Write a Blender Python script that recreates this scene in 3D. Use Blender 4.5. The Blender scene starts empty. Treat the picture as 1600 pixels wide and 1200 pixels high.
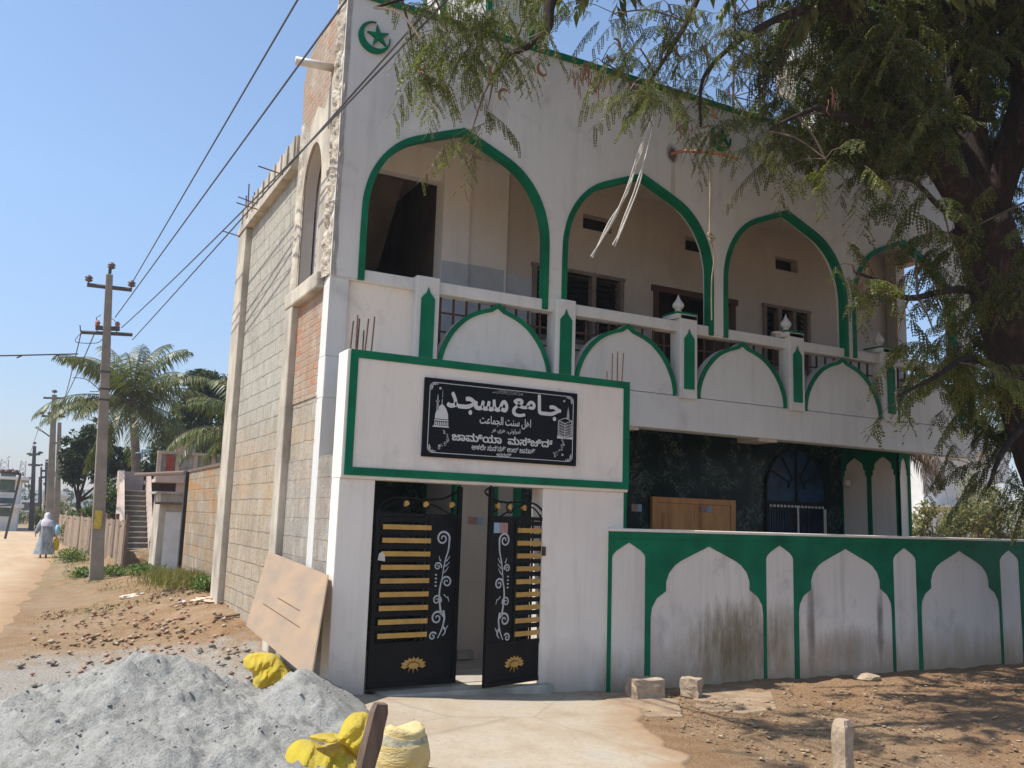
import bpy, bmesh, math, random
import numpy as np
from mathutils import Vector, Matrix, noise
from mathutils.geometry import tessellate_polygon
random.seed(7); rng = np.random.default_rng(7)
SC = bpy.context.scene; COL = SC.collection
PI = math.pi
# ---------------------------------------------------------------- camera (calibrated from the building's vanishing points)
YAW, PITCH, ROLL, FPX = math.radians(27.79485), math.radians(8.62346), math.radians(-1.81821), 1389.7
EYE = Vector((0, 0, 1.7))
_f = Vector((math.sin(YAW)*math.cos(PITCH), math.cos(YAW)*math.cos(PITCH), math.sin(PITCH)))
_r = Vector((math.cos(YAW), -math.sin(YAW), 0)); _d = -_r.cross(_f)
_c, _s = math.cos(ROLL), math.sin(ROLL)
R3, D3, F3 = _c*_r+_s*_d, -_s*_r+_c*_d, _f
cd = bpy.data.cameras.new('camera'); cam = bpy.data.objects.new('camera', cd); COL.objects.link(cam)
cd.sensor_width = 36; cd.lens = 36*FPX/1600; cd.clip_end = 2000; cd.clip_start = .05
m = Matrix.Identity(4)
for i in range(3):
    m[i][0] = R3[i]; m[i][1] = -D3[i]; m[i][2] = -F3[i]; m[i][3] = EYE[i]
cam.matrix_world = m; SC.camera = cam

def H(x, y, ax, v):
    """survey helper: the point where the sight line through photo position x,y meets the plane axis=v (metres)"""
    d = R3*((x-800)/FPX)+D3*((y-600)/FPX)+F3
    return EYE+d*((v-EYE[ax])/d[ax])
def sst(x, a, b):
    t = min(1, max(0, (x-a)/(b-a))); return t*t*(3-2*t)
def interp(x, pts):
    if x <= pts[0][0]: return pts[0][1]
    for (a, b), (c, d) in zip(pts, pts[1:]):
        if x <= c: return b+(d-b)*(x-a)/(c-a)
    return pts[-1][1]
def gh(x, y):
    z = interp(x, [(-5, 0), (1, .03), (2.5, .08), (3.5, .03), (5.3, -.05), (11, -.1), (30, -.1)])*sst(y, 5, 8)
    z += .28*sst(y, 9, 13.5)*math.exp(-((x-2.7)/1.0)**2)*(1-sst(y, 18, 25))
    z += .10*sst(y, 12, 18)*sst(x, .2, 1.4)
    return z
def G(x, y):
    """ground point seen at photo position x,y"""
    z = 0
    for _ in range(12):
        p = H(x, y, 2, z); z = gh(p.x, p.y)
    return Vector((p.x, p.y, z))
# ---------------------------------------------------------------- objects
def tag(o, label=None, cat=None, group=None, kind=None):
    if label: o['label'] = label
    if cat: o['category'] = cat
    if group: o['group'] = group
    if kind: o['kind'] = kind
    return o
def thing(name, label, cat, loc=(0, 0, 0), group=None):
    o = bpy.data.objects.new(name, None); o.empty_display_size = .2; COL.objects.link(o); o.location = loc
    return tag(o, label, cat, group)
def wloc(o):
    v = Vector((0, 0, 0))
    while o is not None: v += Vector(o.location); o = o.parent
    return v
class MB:
    def __init__(s): s.v = []; s.f = []; s.mi = []; s.cur = 0
    def add(s, vs, fs):
        n = len(s.v); s.v += [tuple(v) for v in vs]; s.f += [tuple(i+n for i in f) for f in fs]; s.mi += [s.cur]*len(fs); return s
    def box(s, x0, x1, y0, y1, z0, z1):
        x0, x1 = sorted((x0, x1)); y0, y1 = sorted((y0, y1)); z0, z1 = sorted((z0, z1))
        return s.add([(x0,y0,z0),(x1,y0,z0),(x1,y1,z0),(x0,y1,z0),(x0,y0,z1),(x1,y0,z1),(x1,y1,z1),(x0,y1,z1)],
              [(0,3,2,1),(4,5,6,7),(0,1,5,4),(1,2,6,5),(2,3,7,6),(3,0,4,7)])
    def obox(s, c, ux, uy, uz, hx, hy, hz, taper=1.0):
        c = Vector(c); ux, uy, uz = Vector(ux).normalized(), Vector(uy).normalized(), Vector(uz).normalized(); vs = []
        for k in (-1, 1):
            t = taper if k > 0 else 1
            for (i, j) in ((-1,-1),(1,-1),(1,1),(-1,1)): vs.append(c+ux*hx*i*t+uy*hy*j*t+uz*hz*k)
        return s.add(vs, [(0,3,2,1),(4,5,6,7),(0,1,5,4),(1,2,6,5),(2,3,7,6),(3,0,4,7)])
    def tube(s, pts, r, n=6, r2=None, caps=True):
        pts = [Vector(p) for p in pts]; k = len(pts)
        rs = r if isinstance(r, (list, tuple)) else [r+(((r2 if r2 is not None else r)-r)*i/max(1, k-1)) for i in range(k)]
        vs = []; up = None
        for i, p in enumerate(pts):
            t = (pts[min(i+1, k-1)]-pts[max(i-1, 0)]).normalized()
            if up is None: up = t.orthogonal().normalized()
            else:
                up = up-t*up.dot(t)
                up = up.normalized() if up.length > 1e-6 else t.orthogonal().normalized()
            b = t.cross(up)
            for j in range(n):
                a = 2*PI*j/n; vs.append(p+up*math.cos(a)*rs[i]+b*math.sin(a)*rs[i])
        fs = [(i*n+j, i*n+(j+1) % n, (i+1)*n+(j+1) % n, (i+1)*n+j) for i in range(k-1) for j in range(n)]
        if caps: fs += [tuple(range(n))[::-1], tuple((k-1)*n+j for j in range(n))]
        return s.add(vs, fs)
    def lathe(s, c, prof, n=12, rot=0):
        c = Vector(c); vs = []; k = len(prof)
        for r, z in prof:
            for j in range(n):
                a = 2*PI*j/n+rot; vs.append(c+Vector((r*math.cos(a), r*math.sin(a), z)))
        fs = [(i*n+j, i*n+(j+1) % n, (i+1)*n+(j+1) % n, (i+1)*n+j) for i in range(k-1) for j in range(n)]
        fs += [tuple(range(n))[::-1], tuple((k-1)*n+j for j in range(n))]
        return s.add(vs, fs)
    def plate(s, outer, holes, a0, a1, fn=None):
        """solid plate: 2-D outline (u,w) with holes, between depths a0 and a1. fn maps (u, depth, w) to xyz"""
        fn = fn or (lambda u, a, w: (u, a, w))
        loops = [outer]+list(holes)
        tri = tessellate_polygon([[Vector((u, w, 0)) for u, w in L] for L in loops])
        flat = [p for L in loops for p in L]; n = len(flat)
        vs = [fn(u, a0, w) for u, w in flat]+[fn(u, a1, w) for u, w in flat]
        fs = [tuple(t) for t in tri]+[tuple(i+n for i in reversed(t)) for t in tri]
        b = 0
        for L in loops:
            k = len(L)
            for i in range(k): j = (i+1) % k; fs.append((b+i, b+j, b+j+n, b+i+n))
            b += k
        return s.add(vs, fs)
    def build(s, name, mat, parent=None, smooth=False, fix=True, bevel=0):
        me = bpy.data.meshes.new(name); off = wloc(parent) if parent is not None else Vector((0, 0, 0))
        me.from_pydata([(v[0]-off.x, v[1]-off.y, v[2]-off.z) for v in s.v], [], s.f)
        for mm in (mat if isinstance(mat, (list, tuple)) else [mat]): me.materials.append(mm)
        if any(s.mi): me.polygons.foreach_set('material_index', s.mi)
        if fix:
            b = bmesh.new(); b.from_mesh(me); bmesh.ops.recalc_face_normals(b, faces=b.faces); b.to_mesh(me); b.free()
        if smooth: me.polygons.foreach_set('use_smooth', [True]*len(me.polygons))
        o = bpy.data.objects.new(name, me); COL.objects.link(o)
        if parent is not None: o.parent = parent
        if bevel:
            mo = o.modifiers.new('b', 'BEVEL'); mo.width = bevel; mo.segments = 2; mo.limit_method = 'ANGLE'; mo.angle_limit = math.radians(50)
        return o
def npmesh(name, V, F, mat, parent=None, smooth=False):
    """quads from numpy arrays"""
    me = bpy.data.meshes.new(name); off = wloc(parent) if parent is not None else Vector((0, 0, 0))
    V = V-np.array(off)[None]; k = F.shape[1]
    me.vertices.add(len(V)); me.vertices.foreach_set('co', V.astype(np.float32).ravel())
    me.loops.add(F.size); me.loops.foreach_set('vertex_index', F.astype(np.int32).ravel())
    me.polygons.add(len(F)); me.polygons.foreach_set('loop_start', np.arange(0, F.size, k, dtype=np.int32))
    try: me.polygons.foreach_set('loop_total', np.full(len(F), k, dtype=np.int32))
    except Exception: pass
    for mm in (mat if isinstance(mat, (list, tuple)) else [mat]): me.materials.append(mm)
    me.update(calc_edges=True)
    if smooth: me.polygons.foreach_set('use_smooth', [True]*len(F))
    o = bpy.data.objects.new(name, me); COL.objects.link(o)
    if parent is not None: o.parent = parent
    return o
def spline(pts, n=6, closed=False):
    """Catmull-Rom through points of any dimension"""
    P = [np.array(p, float) for p in pts]; out = []; k = len(P)
    for i in range(k-1):
        a, b, c, d = P[max(i-1, 0)], P[i], P[i+1], P[min(i+2, k-1)]
        for j in range(n):
            t = j/n; out.append(.5*((2*b)+(c-a)*t+(2*a-5*b+4*c-d)*t*t+(3*b-a-3*c+d)*t**3))
    out.append(P[-1]); return [tuple(o) for o in out]
def fbm(x, y, z=0, o=4, s=1.0):
    v = 0; a = 1
    for _ in range(o): v += a*noise.noise((x*s, y*s, z*s)); s *= 2.1; a *= .5
    return v
# ---------------------------------------------------------------- materials (all in world position, so nothing follows the lens)
def newmat(name):
    m = bpy.data.materials.new(name); m.use_nodes = True; nt = m.node_tree
    return m, nt, nt.nodes['Principled BSDF']
class N:
    def __init__(s, nt): s.nt = nt; s.L = nt.links
    def n(s, t, **k):
        x = s.nt.nodes.new(t)
        for a, b in k.items(): setattr(x, a, b)
        return x
    def pos(s, sc=(1, 1, 1), obj=False):
        src = s.n('ShaderNodeTexCoord').outputs['Object'] if obj else s.n('ShaderNodeNewGeometry').outputs['Position']
        mp = s.n('ShaderNodeMapping'); mp.inputs['Scale'].default_value = sc; s.L.new(src, mp.inputs[0]); return mp.outputs[0]
    def noise(s, vec, sc, det=4, rough=.55, dist=0):
        x = s.n('ShaderNodeTexNoise'); x.inputs['Scale'].default_value = sc; x.inputs['Detail'].default_value = det
        x.inputs['Roughness'].default_value = rough; x.inputs['Distortion'].default_value = dist; s.L.new(vec, x.inputs['Vector']); return x.outputs[0]
    def ramp(s, fac, stops):
        x = s.n('ShaderNodeValToRGB'); e = x.color_ramp.elements
        while len(e) < len(stops): e.new(.5)
        for i, (p, c) in enumerate(stops):
            e[i].position = p; e[i].color = (c, c, c, 1) if isinstance(c, (int, float)) else tuple(c)+(1,)
        s.L.new(fac, x.inputs[0]); return x.outputs[0]
    def mix(s, fac, a, b, bt='MIX'):
        x = s.n('ShaderNodeMix'); x.data_type = 'RGBA'; x.blend_type = bt
        for v, i in ((fac, 0), (a, 6), (b, 7)):
            if isinstance(v, (int, float)): x.inputs[i].default_value = v if i == 0 else (v, v, v, 1)
            elif isinstance(v, tuple): x.inputs[i].default_value = v+(1,)
            else: s.L.new(v, x.inputs[i])
        return x.outputs[2]
    def math(s, op, a, b=0, clamp=False):
        x = s.n('ShaderNodeMath', operation=op); x.use_clamp = clamp
        for i, v in enumerate((a, b)):
            if isinstance(v, (int, float)): x.inputs[i].default_value = v
            else: s.L.new(v, x.inputs[i])
        return x.outputs[0]
    def sep(s):
        x = s.n('ShaderNodeSeparateXYZ'); s.L.new(s.n('ShaderNodeNewGeometry').outputs['Position'], x.inputs[0]); return x.outputs
    def bump(s, bsdf, h, st=.3, dist=.01):
        x = s.n('ShaderNodeBump'); x.inputs['Strength'].default_value = st; x.inputs['Distance'].default_value = dist
        s.L.new(h, x.inputs['Height']); s.L.new(x.outputs[0], bsdf.inputs['Normal'])
def simple(name, c, rough=.7, var=.15, sc=6, bump=.15, bsc=60, metal=0, obj=False, stretch=(1, 1, 1), c2=None, spec=None):
    m, nt, b = newmat(name); n = N(nt); p = n.pos(stretch, obj)
    f = n.noise(p, sc, 5)
    lo = tuple(x*(1-var) for x in c) if c2 is None else c2; hi = tuple(min(1, x*(1+var)) for x in c)
    n.L.new(n.ramp(f, [(.3, lo), (.7, hi)]), b.inputs['Base Color'])
    b.inputs['Roughness'].default_value = rough; b.inputs['Metallic'].default_value = metal
    if spec is not None: b.inputs['Specular IOR Level'].default_value = spec
    if bump: n.bump(b, n.noise(p, bsc, 3), bump, .01)
    return m
def whitewash(name, c=(.66, .64, .62), grime=(.26, .25, .24), amt=.5, base=None, basec=(.34, .25, .17), spots=(), seams=0, splash=.62):
    """limewashed render: uneven coats, vertical rain streaks, sooty patches, splashed soil near the ground, local stains"""
    m, nt, b = newmat(name); n = N(nt); P = n.pos(); z = n.sep()
    col = n.mix(n.ramp(n.noise(P, .9, 4), [(.35, 0), (.7, 1)]), c, tuple(x*.90 for x in c))
    st = n.noise(n.pos((3.2, 3.2, .30)), 1.6, 6, .7)
    col = n.mix(n.math('MULTIPLY', n.ramp(st, [(.50, 0), (.78, 1)]), amt*.55), col, grime)
    pa = n.noise(P, 1.7, 7, .72, .3)
    col = n.mix(n.math('MULTIPLY', n.ramp(pa, [(.56, 0), (.74, 1)]), amt*.8), col, grime)
    sp = n.noise(P, 28, 3, .6)
    col = n.mix(n.math('MULTIPLY', n.ramp(sp, [(.66, 0), (.74, 1)]), amt*.6), col, (.27, .2, .15))
    if base:
        h = n.math('SUBTRACT', base, z[2]); h = n.math('ADD', h, n.math('MULTIPLY', n.math('SUBTRACT', n.noise(n.pos((1.6, 1.6, .5)), 2.2, 6, .65), .5), base*1.6))
        col = n.mix(n.math('MULTIPLY', n.ramp(h, [(0, 0), (base if base < 1 else 1, 1)]), splash), col, basec)
    if seams:
        fx = n.math('FRACT', n.math('MULTIPLY', n.math('ADD', z[0], n.math('MULTIPLY', n.noise(n.pos((.6, .6, .4)), 2, 2), .12)), 4.1))
        col = n.mix(n.math('MULTIPLY', n.ramp(fx, [(0, 1), (.022, 0)]), n.math('MULTIPLY', n.ramp(n.noise(n.pos((2, 2, .3)), 1.5, 3), [(.4, 0), (.65, 1)]), .35)), col, grime)
    for (sx, sz, rx, rz, k, sc) in spots:
        dx = n.math('DIVIDE', n.math('SUBTRACT', z[0], sx), rx); dz = n.math('DIVIDE', n.math('SUBTRACT', z[2], sz), rz)
        d = n.math('ADD', n.math('MULTIPLY', dx, dx), n.math('MULTIPLY', dz, dz))
        d = n.math('ADD', d, n.math('MULTIPLY', n.math('SUBTRACT', n.noise(n.pos((8, 8, 1.6)), 1.6, 7, .75), .5), 3.6))
        col = n.mix(n.math('MULTIPLY', n.ramp(n.math('MULTIPLY', d, .6), [(.0, 1), (1.0, 0)]), k), col, sc)
    n.L.new(col, b.inputs['Base Color']); b.inputs['Roughness'].default_value = .85; b.inputs['Specular IOR Level'].default_value = .25
    h = n.math('ADD', n.noise(P, 5, 5, .6), n.math('MULTIPLY', n.noise(P, 90, 2), .25)); n.bump(b, h, .35, .012)
    return m
def blockwork(name, ax=1, bw=.43, bh=.205, c1=(.43, .37, .285), c2=(.33, .295, .235), mort=(.24, .2, .155), stain=(.48, .30, .15), stamt=.5, brick=False, joint=.012, zoned=False):
    m, nt, b = newmat(name); n = N(nt); z = n.sep(); cb = n.n('ShaderNodeCombineXYZ')
    wob = n.math('MULTIPLY', n.math('SUBTRACT', n.noise(n.pos(), 4, 6, .7), .5), .06)
    n.L.new(n.math('ADD', z[ax], n.math('MULTIPLY', wob, 1.6)), cb.inputs[0]); n.L.new(n.math('ADD', z[2], wob), cb.inputs[1])
    br = n.n('ShaderNodeTexBrick'); n.L.new(cb.outputs[0], br.inputs['Vector'])
    for k, v in (('Scale', 1), ('Brick Width', bw), ('Row Height', bh), ('Mortar Size', joint), ('Mortar Smooth', .4), ('Bias', 0)): br.inputs[k].default_value = v
    br.inputs['Color1'].default_value = c1+(1,); br.inputs['Color2'].default_value = c2+(1,); br.inputs['Mortar'].default_value = mort+(1,)
    P = n.pos(); big = n.noise(P, 1.4, 6, .65, .4); stv = n.noise(n.pos((9, 9, .8)), 2, 5, .65)
    plaster = n.ramp(n.noise(P, 2.3, 5, .6), [(.36, 0), (.50, 1)]) if brick else n.ramp(n.noise(P, 2.3, 5, .6), [(.40, 0), (.60, 1)])
    slur = n.mix(n.ramp(big, [(.3, 0), (.7, 1)]), (.44, .37, .29) if brick else c1, (.36, .26, .19) if brick else c2)
    col = n.mix(n.math('MULTIPLY', plaster, .75 if brick else .62), br.outputs['Color'], slur)
    if zoned:
        zz = n.math('ADD', z[2], n.math('MULTIPLY', n.math('SUBTRACT', n.noise(n.pos((1, 1, .6)), 1.3, 5, .6), .5), 1.1))
        col = n.mix(n.ramp(n.math('MULTIPLY', zz, .2), [(.50, 0), (.62, .75)]), col, n.mix(br.outputs['Fac'], (.44, .43, .375), (.25, .24, .20)))
        col = n.mix(n.ramp(n.math('MULTIPLY', zz, .2), [(.36, .55), (.56, 0)]), col, n.mix(br.outputs['Fac'], (.46, .375, .265), (.25, .18, .12)))
    col = n.mix(n.math('MULTIPLY', n.ramp(stv, [(.45, 0), (.72, 1)]), .45), col, tuple(x*.62 for x in c2))
    pale = n.ramp(n.noise(n.pos((2, 2, 1.2)), 2.2, 6, .7), [(.50, 0), (.68, 1)])
    col = n.mix(n.math('MULTIPLY', pale, .6), col, (.52, .48, .41))
    dk = n.ramp(n.noise(n.pos((1, 1.3, .8)), 1.1, 7, .7, .6), [(.52, 0), (.70, 1)])
    col = n.mix(n.math('MULTIPLY', dk, .5), col, tuple(x*.55 for x in c2))
    if stamt:
        hz = n.ramp(n.math('ADD', n.math('MULTIPLY', z[2], .22), n.math('MULTIPLY', n.math('SUBTRACT', big, .5), .35)),
                    [(.0, .5), (.3, .35), (.45, 1), (.62, .5), (.7, 0)])
        col = n.mix(n.math('MULTIPLY', n.math('MULTIPLY', hz, n.ramp(n.noise(n.pos((1, .7, 2.4)), 1.5, 5, .6), [(.42, 0), (.62, 1)])), stamt), col, stain)
    col = n.mix(n.ramp(n.noise(P, 45, 3, .6), [(.3, .25), (.6, 0)]), col, tuple(x*.5 for x in c2))
    n.L.new(col, b.inputs['Base Color']); b.inputs['Roughness'].default_value = .92; b.inputs['Specular IOR Level'].default_value = .2
    h = n.math('ADD', n.math('MULTIPLY', br.outputs['Fac'], -.9 if brick else -.45), n.math('ADD', n.math('MULTIPLY', n.noise(P, 14, 6, .7), .8), n.math('MULTIPLY', big, .6)))
    n.bump(b, h, .8, .03); return m
def leafmat(name, cols, trans=.35, rough=.5):
    m, nt, b = newmat(name); n = N(nt)
    g = n.n('ShaderNodeNewGeometry'); f = g.outputs['Random Per Island']
    cl = n.noise(n.pos(), 1.3, 3)
    mixf = n.math('ADD', n.math('MULTIPLY', f, .6), n.math('MULTIPLY', cl, .4))
    c = n.ramp(mixf, [(.15+.7*i/(len(cols)-1), x) for i, x in enumerate(cols)])
    n.L.new(c, b.inputs['Base Color']); b.inputs['Roughness'].default_value = rough; b.inputs['Specular IOR Level'].default_value = .3
    t = n.n('ShaderNodeBsdfTranslucent'); tc = n.mix(1.0, c, (1.25, 1.35, .55), 'MULTIPLY'); n.L.new(tc, t.inputs[0])
    ms = n.n('ShaderNodeMixShader'); ms.inputs[0].default_value = trans
    out = nt.nodes['Material Output']; n.L.new(b.outputs[0], ms.inputs[1]); n.L.new(t.outputs[0], ms.inputs[2]); n.L.new(ms.outputs[0], out.inputs[0])
    return m
MT = {}
MT['white'] = whitewash('facade_limewash', c=(.67, .66, .625), amt=.5, spots=[(4.0, 6.55, .5, .28, .35, (.24, .25, .25)), (7.04, 6.58, .09, .12, .9, (.10, .085, .07)), (7.06, 6.2, .04, .35, .5, (.38, .31, .16)), (3.2, 6.4, .35, .3, .25, (.3, .3, .3))])
MT['gatewhite'] = whitewash('gate_limewash', c=(.85, .77, .675), amt=.45, base=.55)
MT['wallwhite'] = whitewash('compound_limewash', c=(.80, .72, .625), amt=.55, base=.50, basec=(.40, .265, .15), seams=1, splash=.8,
    spots=[(7.15, .40, .55, .40, .85, (.17, .125, .05)), (7.45, .85, .07, .5, .5, (.25, .2, .12)), (7.9, .45, .25, .35, .6, (.22, .16, .07)), (8.35, .55, .06, .5, .75, (.15, .12, .08)), (9.55, .5, .05, .45, .8, (.13, .11, .08)), (9.0, .3, .5, .2, .5, (.2, .15, .1)), (8.9, 1.1, .04, .5, .3, (.3, .26, .2))])
MT['inlight'] = whitewash('lit_veranda_limewash', c=(.80, .77, .73), amt=.3)  # paler tone paints in the light from the side opening
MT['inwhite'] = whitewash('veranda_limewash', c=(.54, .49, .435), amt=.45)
MT['dado'] = simple('blue_grey_dado', (.46, .49, .52), .8, .08)
MT['green'] = simple('green_gloss_paint', (.004, .150, .070), .5, .22, 2.5, .12, 40, c2=(.002, .105, .050), spec=.12)
MT['block'] = blockwork('concrete_blockwork', zoned=True, joint=.010)
MT['rough'] = blockwork('rough_cement_over_blocks', c1=(.40, .365, .315), c2=(.30, .275, .24), stamt=.25, joint=.006)
MT['conc'] = simple('weathered_concrete', (.46, .41, .33), .9, .3, 3, .5, 30, stretch=(1, 1, .6), c2=(.29, .26, .21))
MT['concgrey'] = simple('grey_cast_concrete', (.36, .34, .31), .9, .28, 4, .6, 35)
MT['brick'] = blockwork('exposed_red_brick', bw=.24, bh=.085, c1=(.54, .16, .06), c2=(.40, .27, .17), mort=(.38, .33, .27), stamt=0, brick=True)
MT['marble'] = None
MT['asph'] = None
# ---------------------------------------------------------------- more materials
def mk_marble():
    m, nt, b = newmat('dark_green_marble'); n = N(nt); P = n.pos((1, 1, 1)); z = n.sep()
    v1 = n.noise(P, 3.2, 8, .68, 1.2)
    vein = n.ramp(v1, [(.491, 0), (.5, 1), (.509, 0)])
    patch = n.ramp(n.noise(P, 2.2, 3), [(.44, 0), (.54, 1)])
    col = n.mix(n.ramp(n.noise(P, 2, 6, .7), [(.35, 0), (.75, 1)]), (.002, .007, .007), (.004, .026, .020))
    v2 = n.ramp(n.noise(P, 7, 8, .7, 2.0), [(.485, 0), (.5, 1), (.515, 0)])
    col = n.mix(n.math('MULTIPLY', n.math('ADD', vein, n.math('MULTIPLY', v2, .5)), patch), col, (.24, .32, .27))
    cb = n.n('ShaderNodeCombineXYZ'); n.L.new(z[0], cb.inputs[0]); n.L.new(z[2], cb.inputs[1])
    br = n.n('ShaderNodeTexBrick'); n.L.new(cb.outputs[0], br.inputs['Vector']); br.offset = 0
    for k, v in (('Scale', 1), ('Brick Width', .8), ('Row Height', .5), ('Mortar Size', .003)): br.inputs[k].default_value = v
    col = n.mix(br.outputs['Fac'], col, (.015, .02, .02))
    n.L.new(col, b.inputs['Base Color']); b.inputs['Roughness'].default_value = .25; b.inputs['Specular IOR Level'].default_value = .12; return m
MT['marble'] = mk_marble()
MT['soffit'] = simple('unpainted_plaster_soffit', (.50, .43, .35), .9, .12)
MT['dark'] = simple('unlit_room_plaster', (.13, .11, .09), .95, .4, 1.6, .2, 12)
MT['black'] = simple('black_enamel_steel', (.009, .009, .010), .45, .3, 8, .08, 60, spec=.14)
MT['gold'] = simple('gold_paint', (.50, .29, .07), .5, .15, 8, .05, 60, metal=.15)
MT['silver'] = simple('pale_silver_paint', (.46, .47, .48), .5, .15, 12, .05, 60)
MT['iron'] = simple('rusty_iron', (.085, .042, .028), .8, .35, 9, .3, 60)
MT['rebar'] = simple('rebar_rust', (.13, .062, .04), .85, .3, 14, .2, 60)
MT['wood'] = simple('varnished_teak', (.54, .24, .065), .45, .3, 2.5, .12, 40, stretch=(3, 3, .4), c2=(.42, .17, .045))
MT['oldwood'] = simple('old_grey_brown_timber', (.15, .10, .07), .85, .35, 4, .5, 30, stretch=(6, 6, .6))
MT['frame'] = simple('dusty_window_frame', (.20, .165, .14), .9, .25, 6, .2)
MT['slotdark'] = simple('louvre_glass_grimy', (.02, .023, .026), .25, .3, 5, 0)
MT['blueglass'] = simple('blue_tinted_glass', (.010, .040, .09), .3, .6, 3.4, 0, c2=(.002, .006, .016), spec=.15)
MT['pvc'] = simple('pale_pvc_pipe', (.58, .54, .48), .5, .12)
MT['copper'] = simple('red_brown_conduit', (.42, .14, .07), .5, .25, 9, .1)
# ---------------------------------------------------------------- the mosque building
YF, XC, XE, YB, YR = 9.0, 2.53, 13.1, 10.4, 14.1
bld = thing('mosque_building', 'white two-storey mosque with green edged pointed arches and bare block side wall', 'building', (XC, YF, 0))
HALF = [(1.18, 4.2), (1.18, 4.95), (1.155, 5.22), (1.08, 5.46), (.93, 5.70), (.70, 5.90), (.34, 6.06)]
def arch(xc, foot, k=0.0):
    """pointed arch outline, right foot to left foot; k = inward offset square to the curve"""
    h = list(HALF)+[(0, 6.195)]; r = spline(h, 4); out = []
    for i, (x, z) in enumerate(r):
        a, b_ = r[max(0, i-1)], r[min(len(r)-1, i+1)]; dx, dz = b_[0]-a[0], b_[1]-a[1]; l = math.hypot(dx, dz)
        out.append((x-dz/l*k, z+dx/l*k))
    tx, tz = out[-1]; out[-1] = (0, tz-abs(tx)*.4)
    out = [p for p in out if p[0] > .01 or p is out[-1]]; out[0] = (out[0][0], foot)
    out[0] = (1.18-k, foot)
    return [(xc+x, z) for x, z in out]+[(xc-x, z) for x, z in reversed(out[:-1])]
AX = [4.01, 6.56, 9.10, 11.56]
up = MB(); TOP = 7.42
outer = [(XC, 4.2), (XC, TOP), (XE, TOP), (XE, 4.2)]
seq = []
for xc in reversed(AX): seq += arch(xc, 4.2)
outline = [(XE, 4.2), (XE, TOP), (XC, TOP), (XC, 4.2)]
pts = list(outline)
for xc in AX: pts += arch(xc, 4.2)[::-1]
up.plate(pts, [], YF, YF+.20)
up.build('upper_wall', MT['white'], bld)
for xc in AX:
    g = MB(); o = arch(xc, 4.19); i = arch(xc, 4.19, .070)
    g.plate(o+i[::-1], [], YF-.018, YF+.10); e = g.build('arch_trim', MT['green'], bld)
# parapet cap, thin green edge following the roof line
MB().box(XC-.01, XE+.02, YF-.03, YF+.23, TOP, TOP+.075).build('roof_edge', MT['green'], bld)
# crescents and stars in low relief
def crescent(cx, cz, name='crescent_emblem'):
    c = MB(); R_, r_, off = .185, .155, (.055, .055); n_ = 40
    a0, a1 = math.radians(75), math.radians(375)
    cx2, cz2 = cx+.026, cz+.030
    out = []; inn = []
    import cmath
    d = math.hypot(cx2-cx, cz2-cz); th = math.atan2(cz2-cz, cx2-cx)
    # intersection angle of the two circles
    ca = (R_*R_+d*d-r_*r_)/(2*R_*d); ph = math.acos(max(-1, min(1, ca)))
    cb_ = (r_*r_+d*d-R_*R_)/(2*r_*d); ps = math.acos(max(-1, min(1, cb_)))
    for k in range(n_+1):
        a = th+ph+(2*PI-2*ph)*k/n_; out.append((cx+R_*math.cos(a), cz+R_*math.sin(a)))
    for k in range(n_+1):
        a = th+(PI-ps)+(2*ps)*k/n_ if False else th+PI-(PI-0)+0
        t = k/n_; a = th-(PI-ps)*-1
        a = th+(PI-ps)+(2*PI-2*(PI-ps))*t
        inn.append((cx2+r_*math.cos(a), cz2+r_*math.sin(a)))
    # the inner arc starts where the outer one ended
    if math.dist(inn[0], out[-1]) > math.dist(inn[-1], out[-1]): inn = inn[::-1]
    c.plate(out+inn[1:-1], [], YF-.035, YF+.01)
    s_ = []
    for k in range(10):
        a = math.radians(100)+k*PI/5; rr = .135 if k % 2 == 0 else .045; s_.append((cx+.045+rr*math.cos(a), cz+.03+rr*math.sin(a)))
    c.plate(s_, [], YF-.035, YF+.01)
    return c.build(name, MT['green'], bld)
crescent(2.855, 6.98); crescent(7.86, 6.98)
# balcony band below the arches: handrail, posts, leaf shaped panels, grille, slab edge
MB().box(XC+.0, XE, YF+.012, YF+.19, 4.175, 4.315).build('handrail', MT['white'], bld, bevel=.012)
MB().box(XC, XE, YF+.0, YF+.25, 2.885, 3.33).build('balcony_slab_edge', MT['white'], bld, bevel=.012)
MB().box(XC+.205, XE-.02, YF+.25, YR-.1, 3.12, 3.30).build('floor_slab', MT['soffit'], bld)
for x in (6.40, 8.72):
    MB().box(x-.17, x+.17, YF+.03, YF+.45, 2.845, 3.11).build('cantilever_beam', MT['soffit'], bld)
PX = [3.63, 5.42, 7.29, 9.20, 11.10, 12.95]
fin = [(.028, 0), (.028, .012), (.05, .02), (.05, .035), (.032, .05), (.06, .075), (.078, .105), (.074, .135), (.05, .165), (.026, .20), (.012, .235), (0.003, .265)]
for k, x in enumerate(PX):
    MB().box(x-.14, x+.14, YF-.055, YF+.16, 3.30, 4.335 if k in (0, 1) else 4.40).build('balcony_post', MT['white'], bld, bevel=.01)
    sp = [(x-.08, 3.42), (x+.08, 3.42), (x+.08, 4.08), (x+.055, 4.115), (x+.02, 4.15), (x, 4.21), (x-.02, 4.15), (x-.055, 4.115), (x-.08, 4.08)]
    MB().plate(sp, [], YF-.072, YF-.05).build('spear_panel', MT['green'], bld)
    if k >= 2:
        MB().box(x-.20, x+.14, YF-.06, YF+.26, 4.40, 4.425).build('post_cap_rim', MT['green'], bld)
        MB().box(x-.195, x+.135, YF-.055, YF+.25, 4.34, 4.40).build('post_cap', MT['white'], bld)
        MB().lathe((x-.07, YF+.08, 4.425), fin, 14).build('finial', MT['white'], bld, smooth=True)
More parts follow.
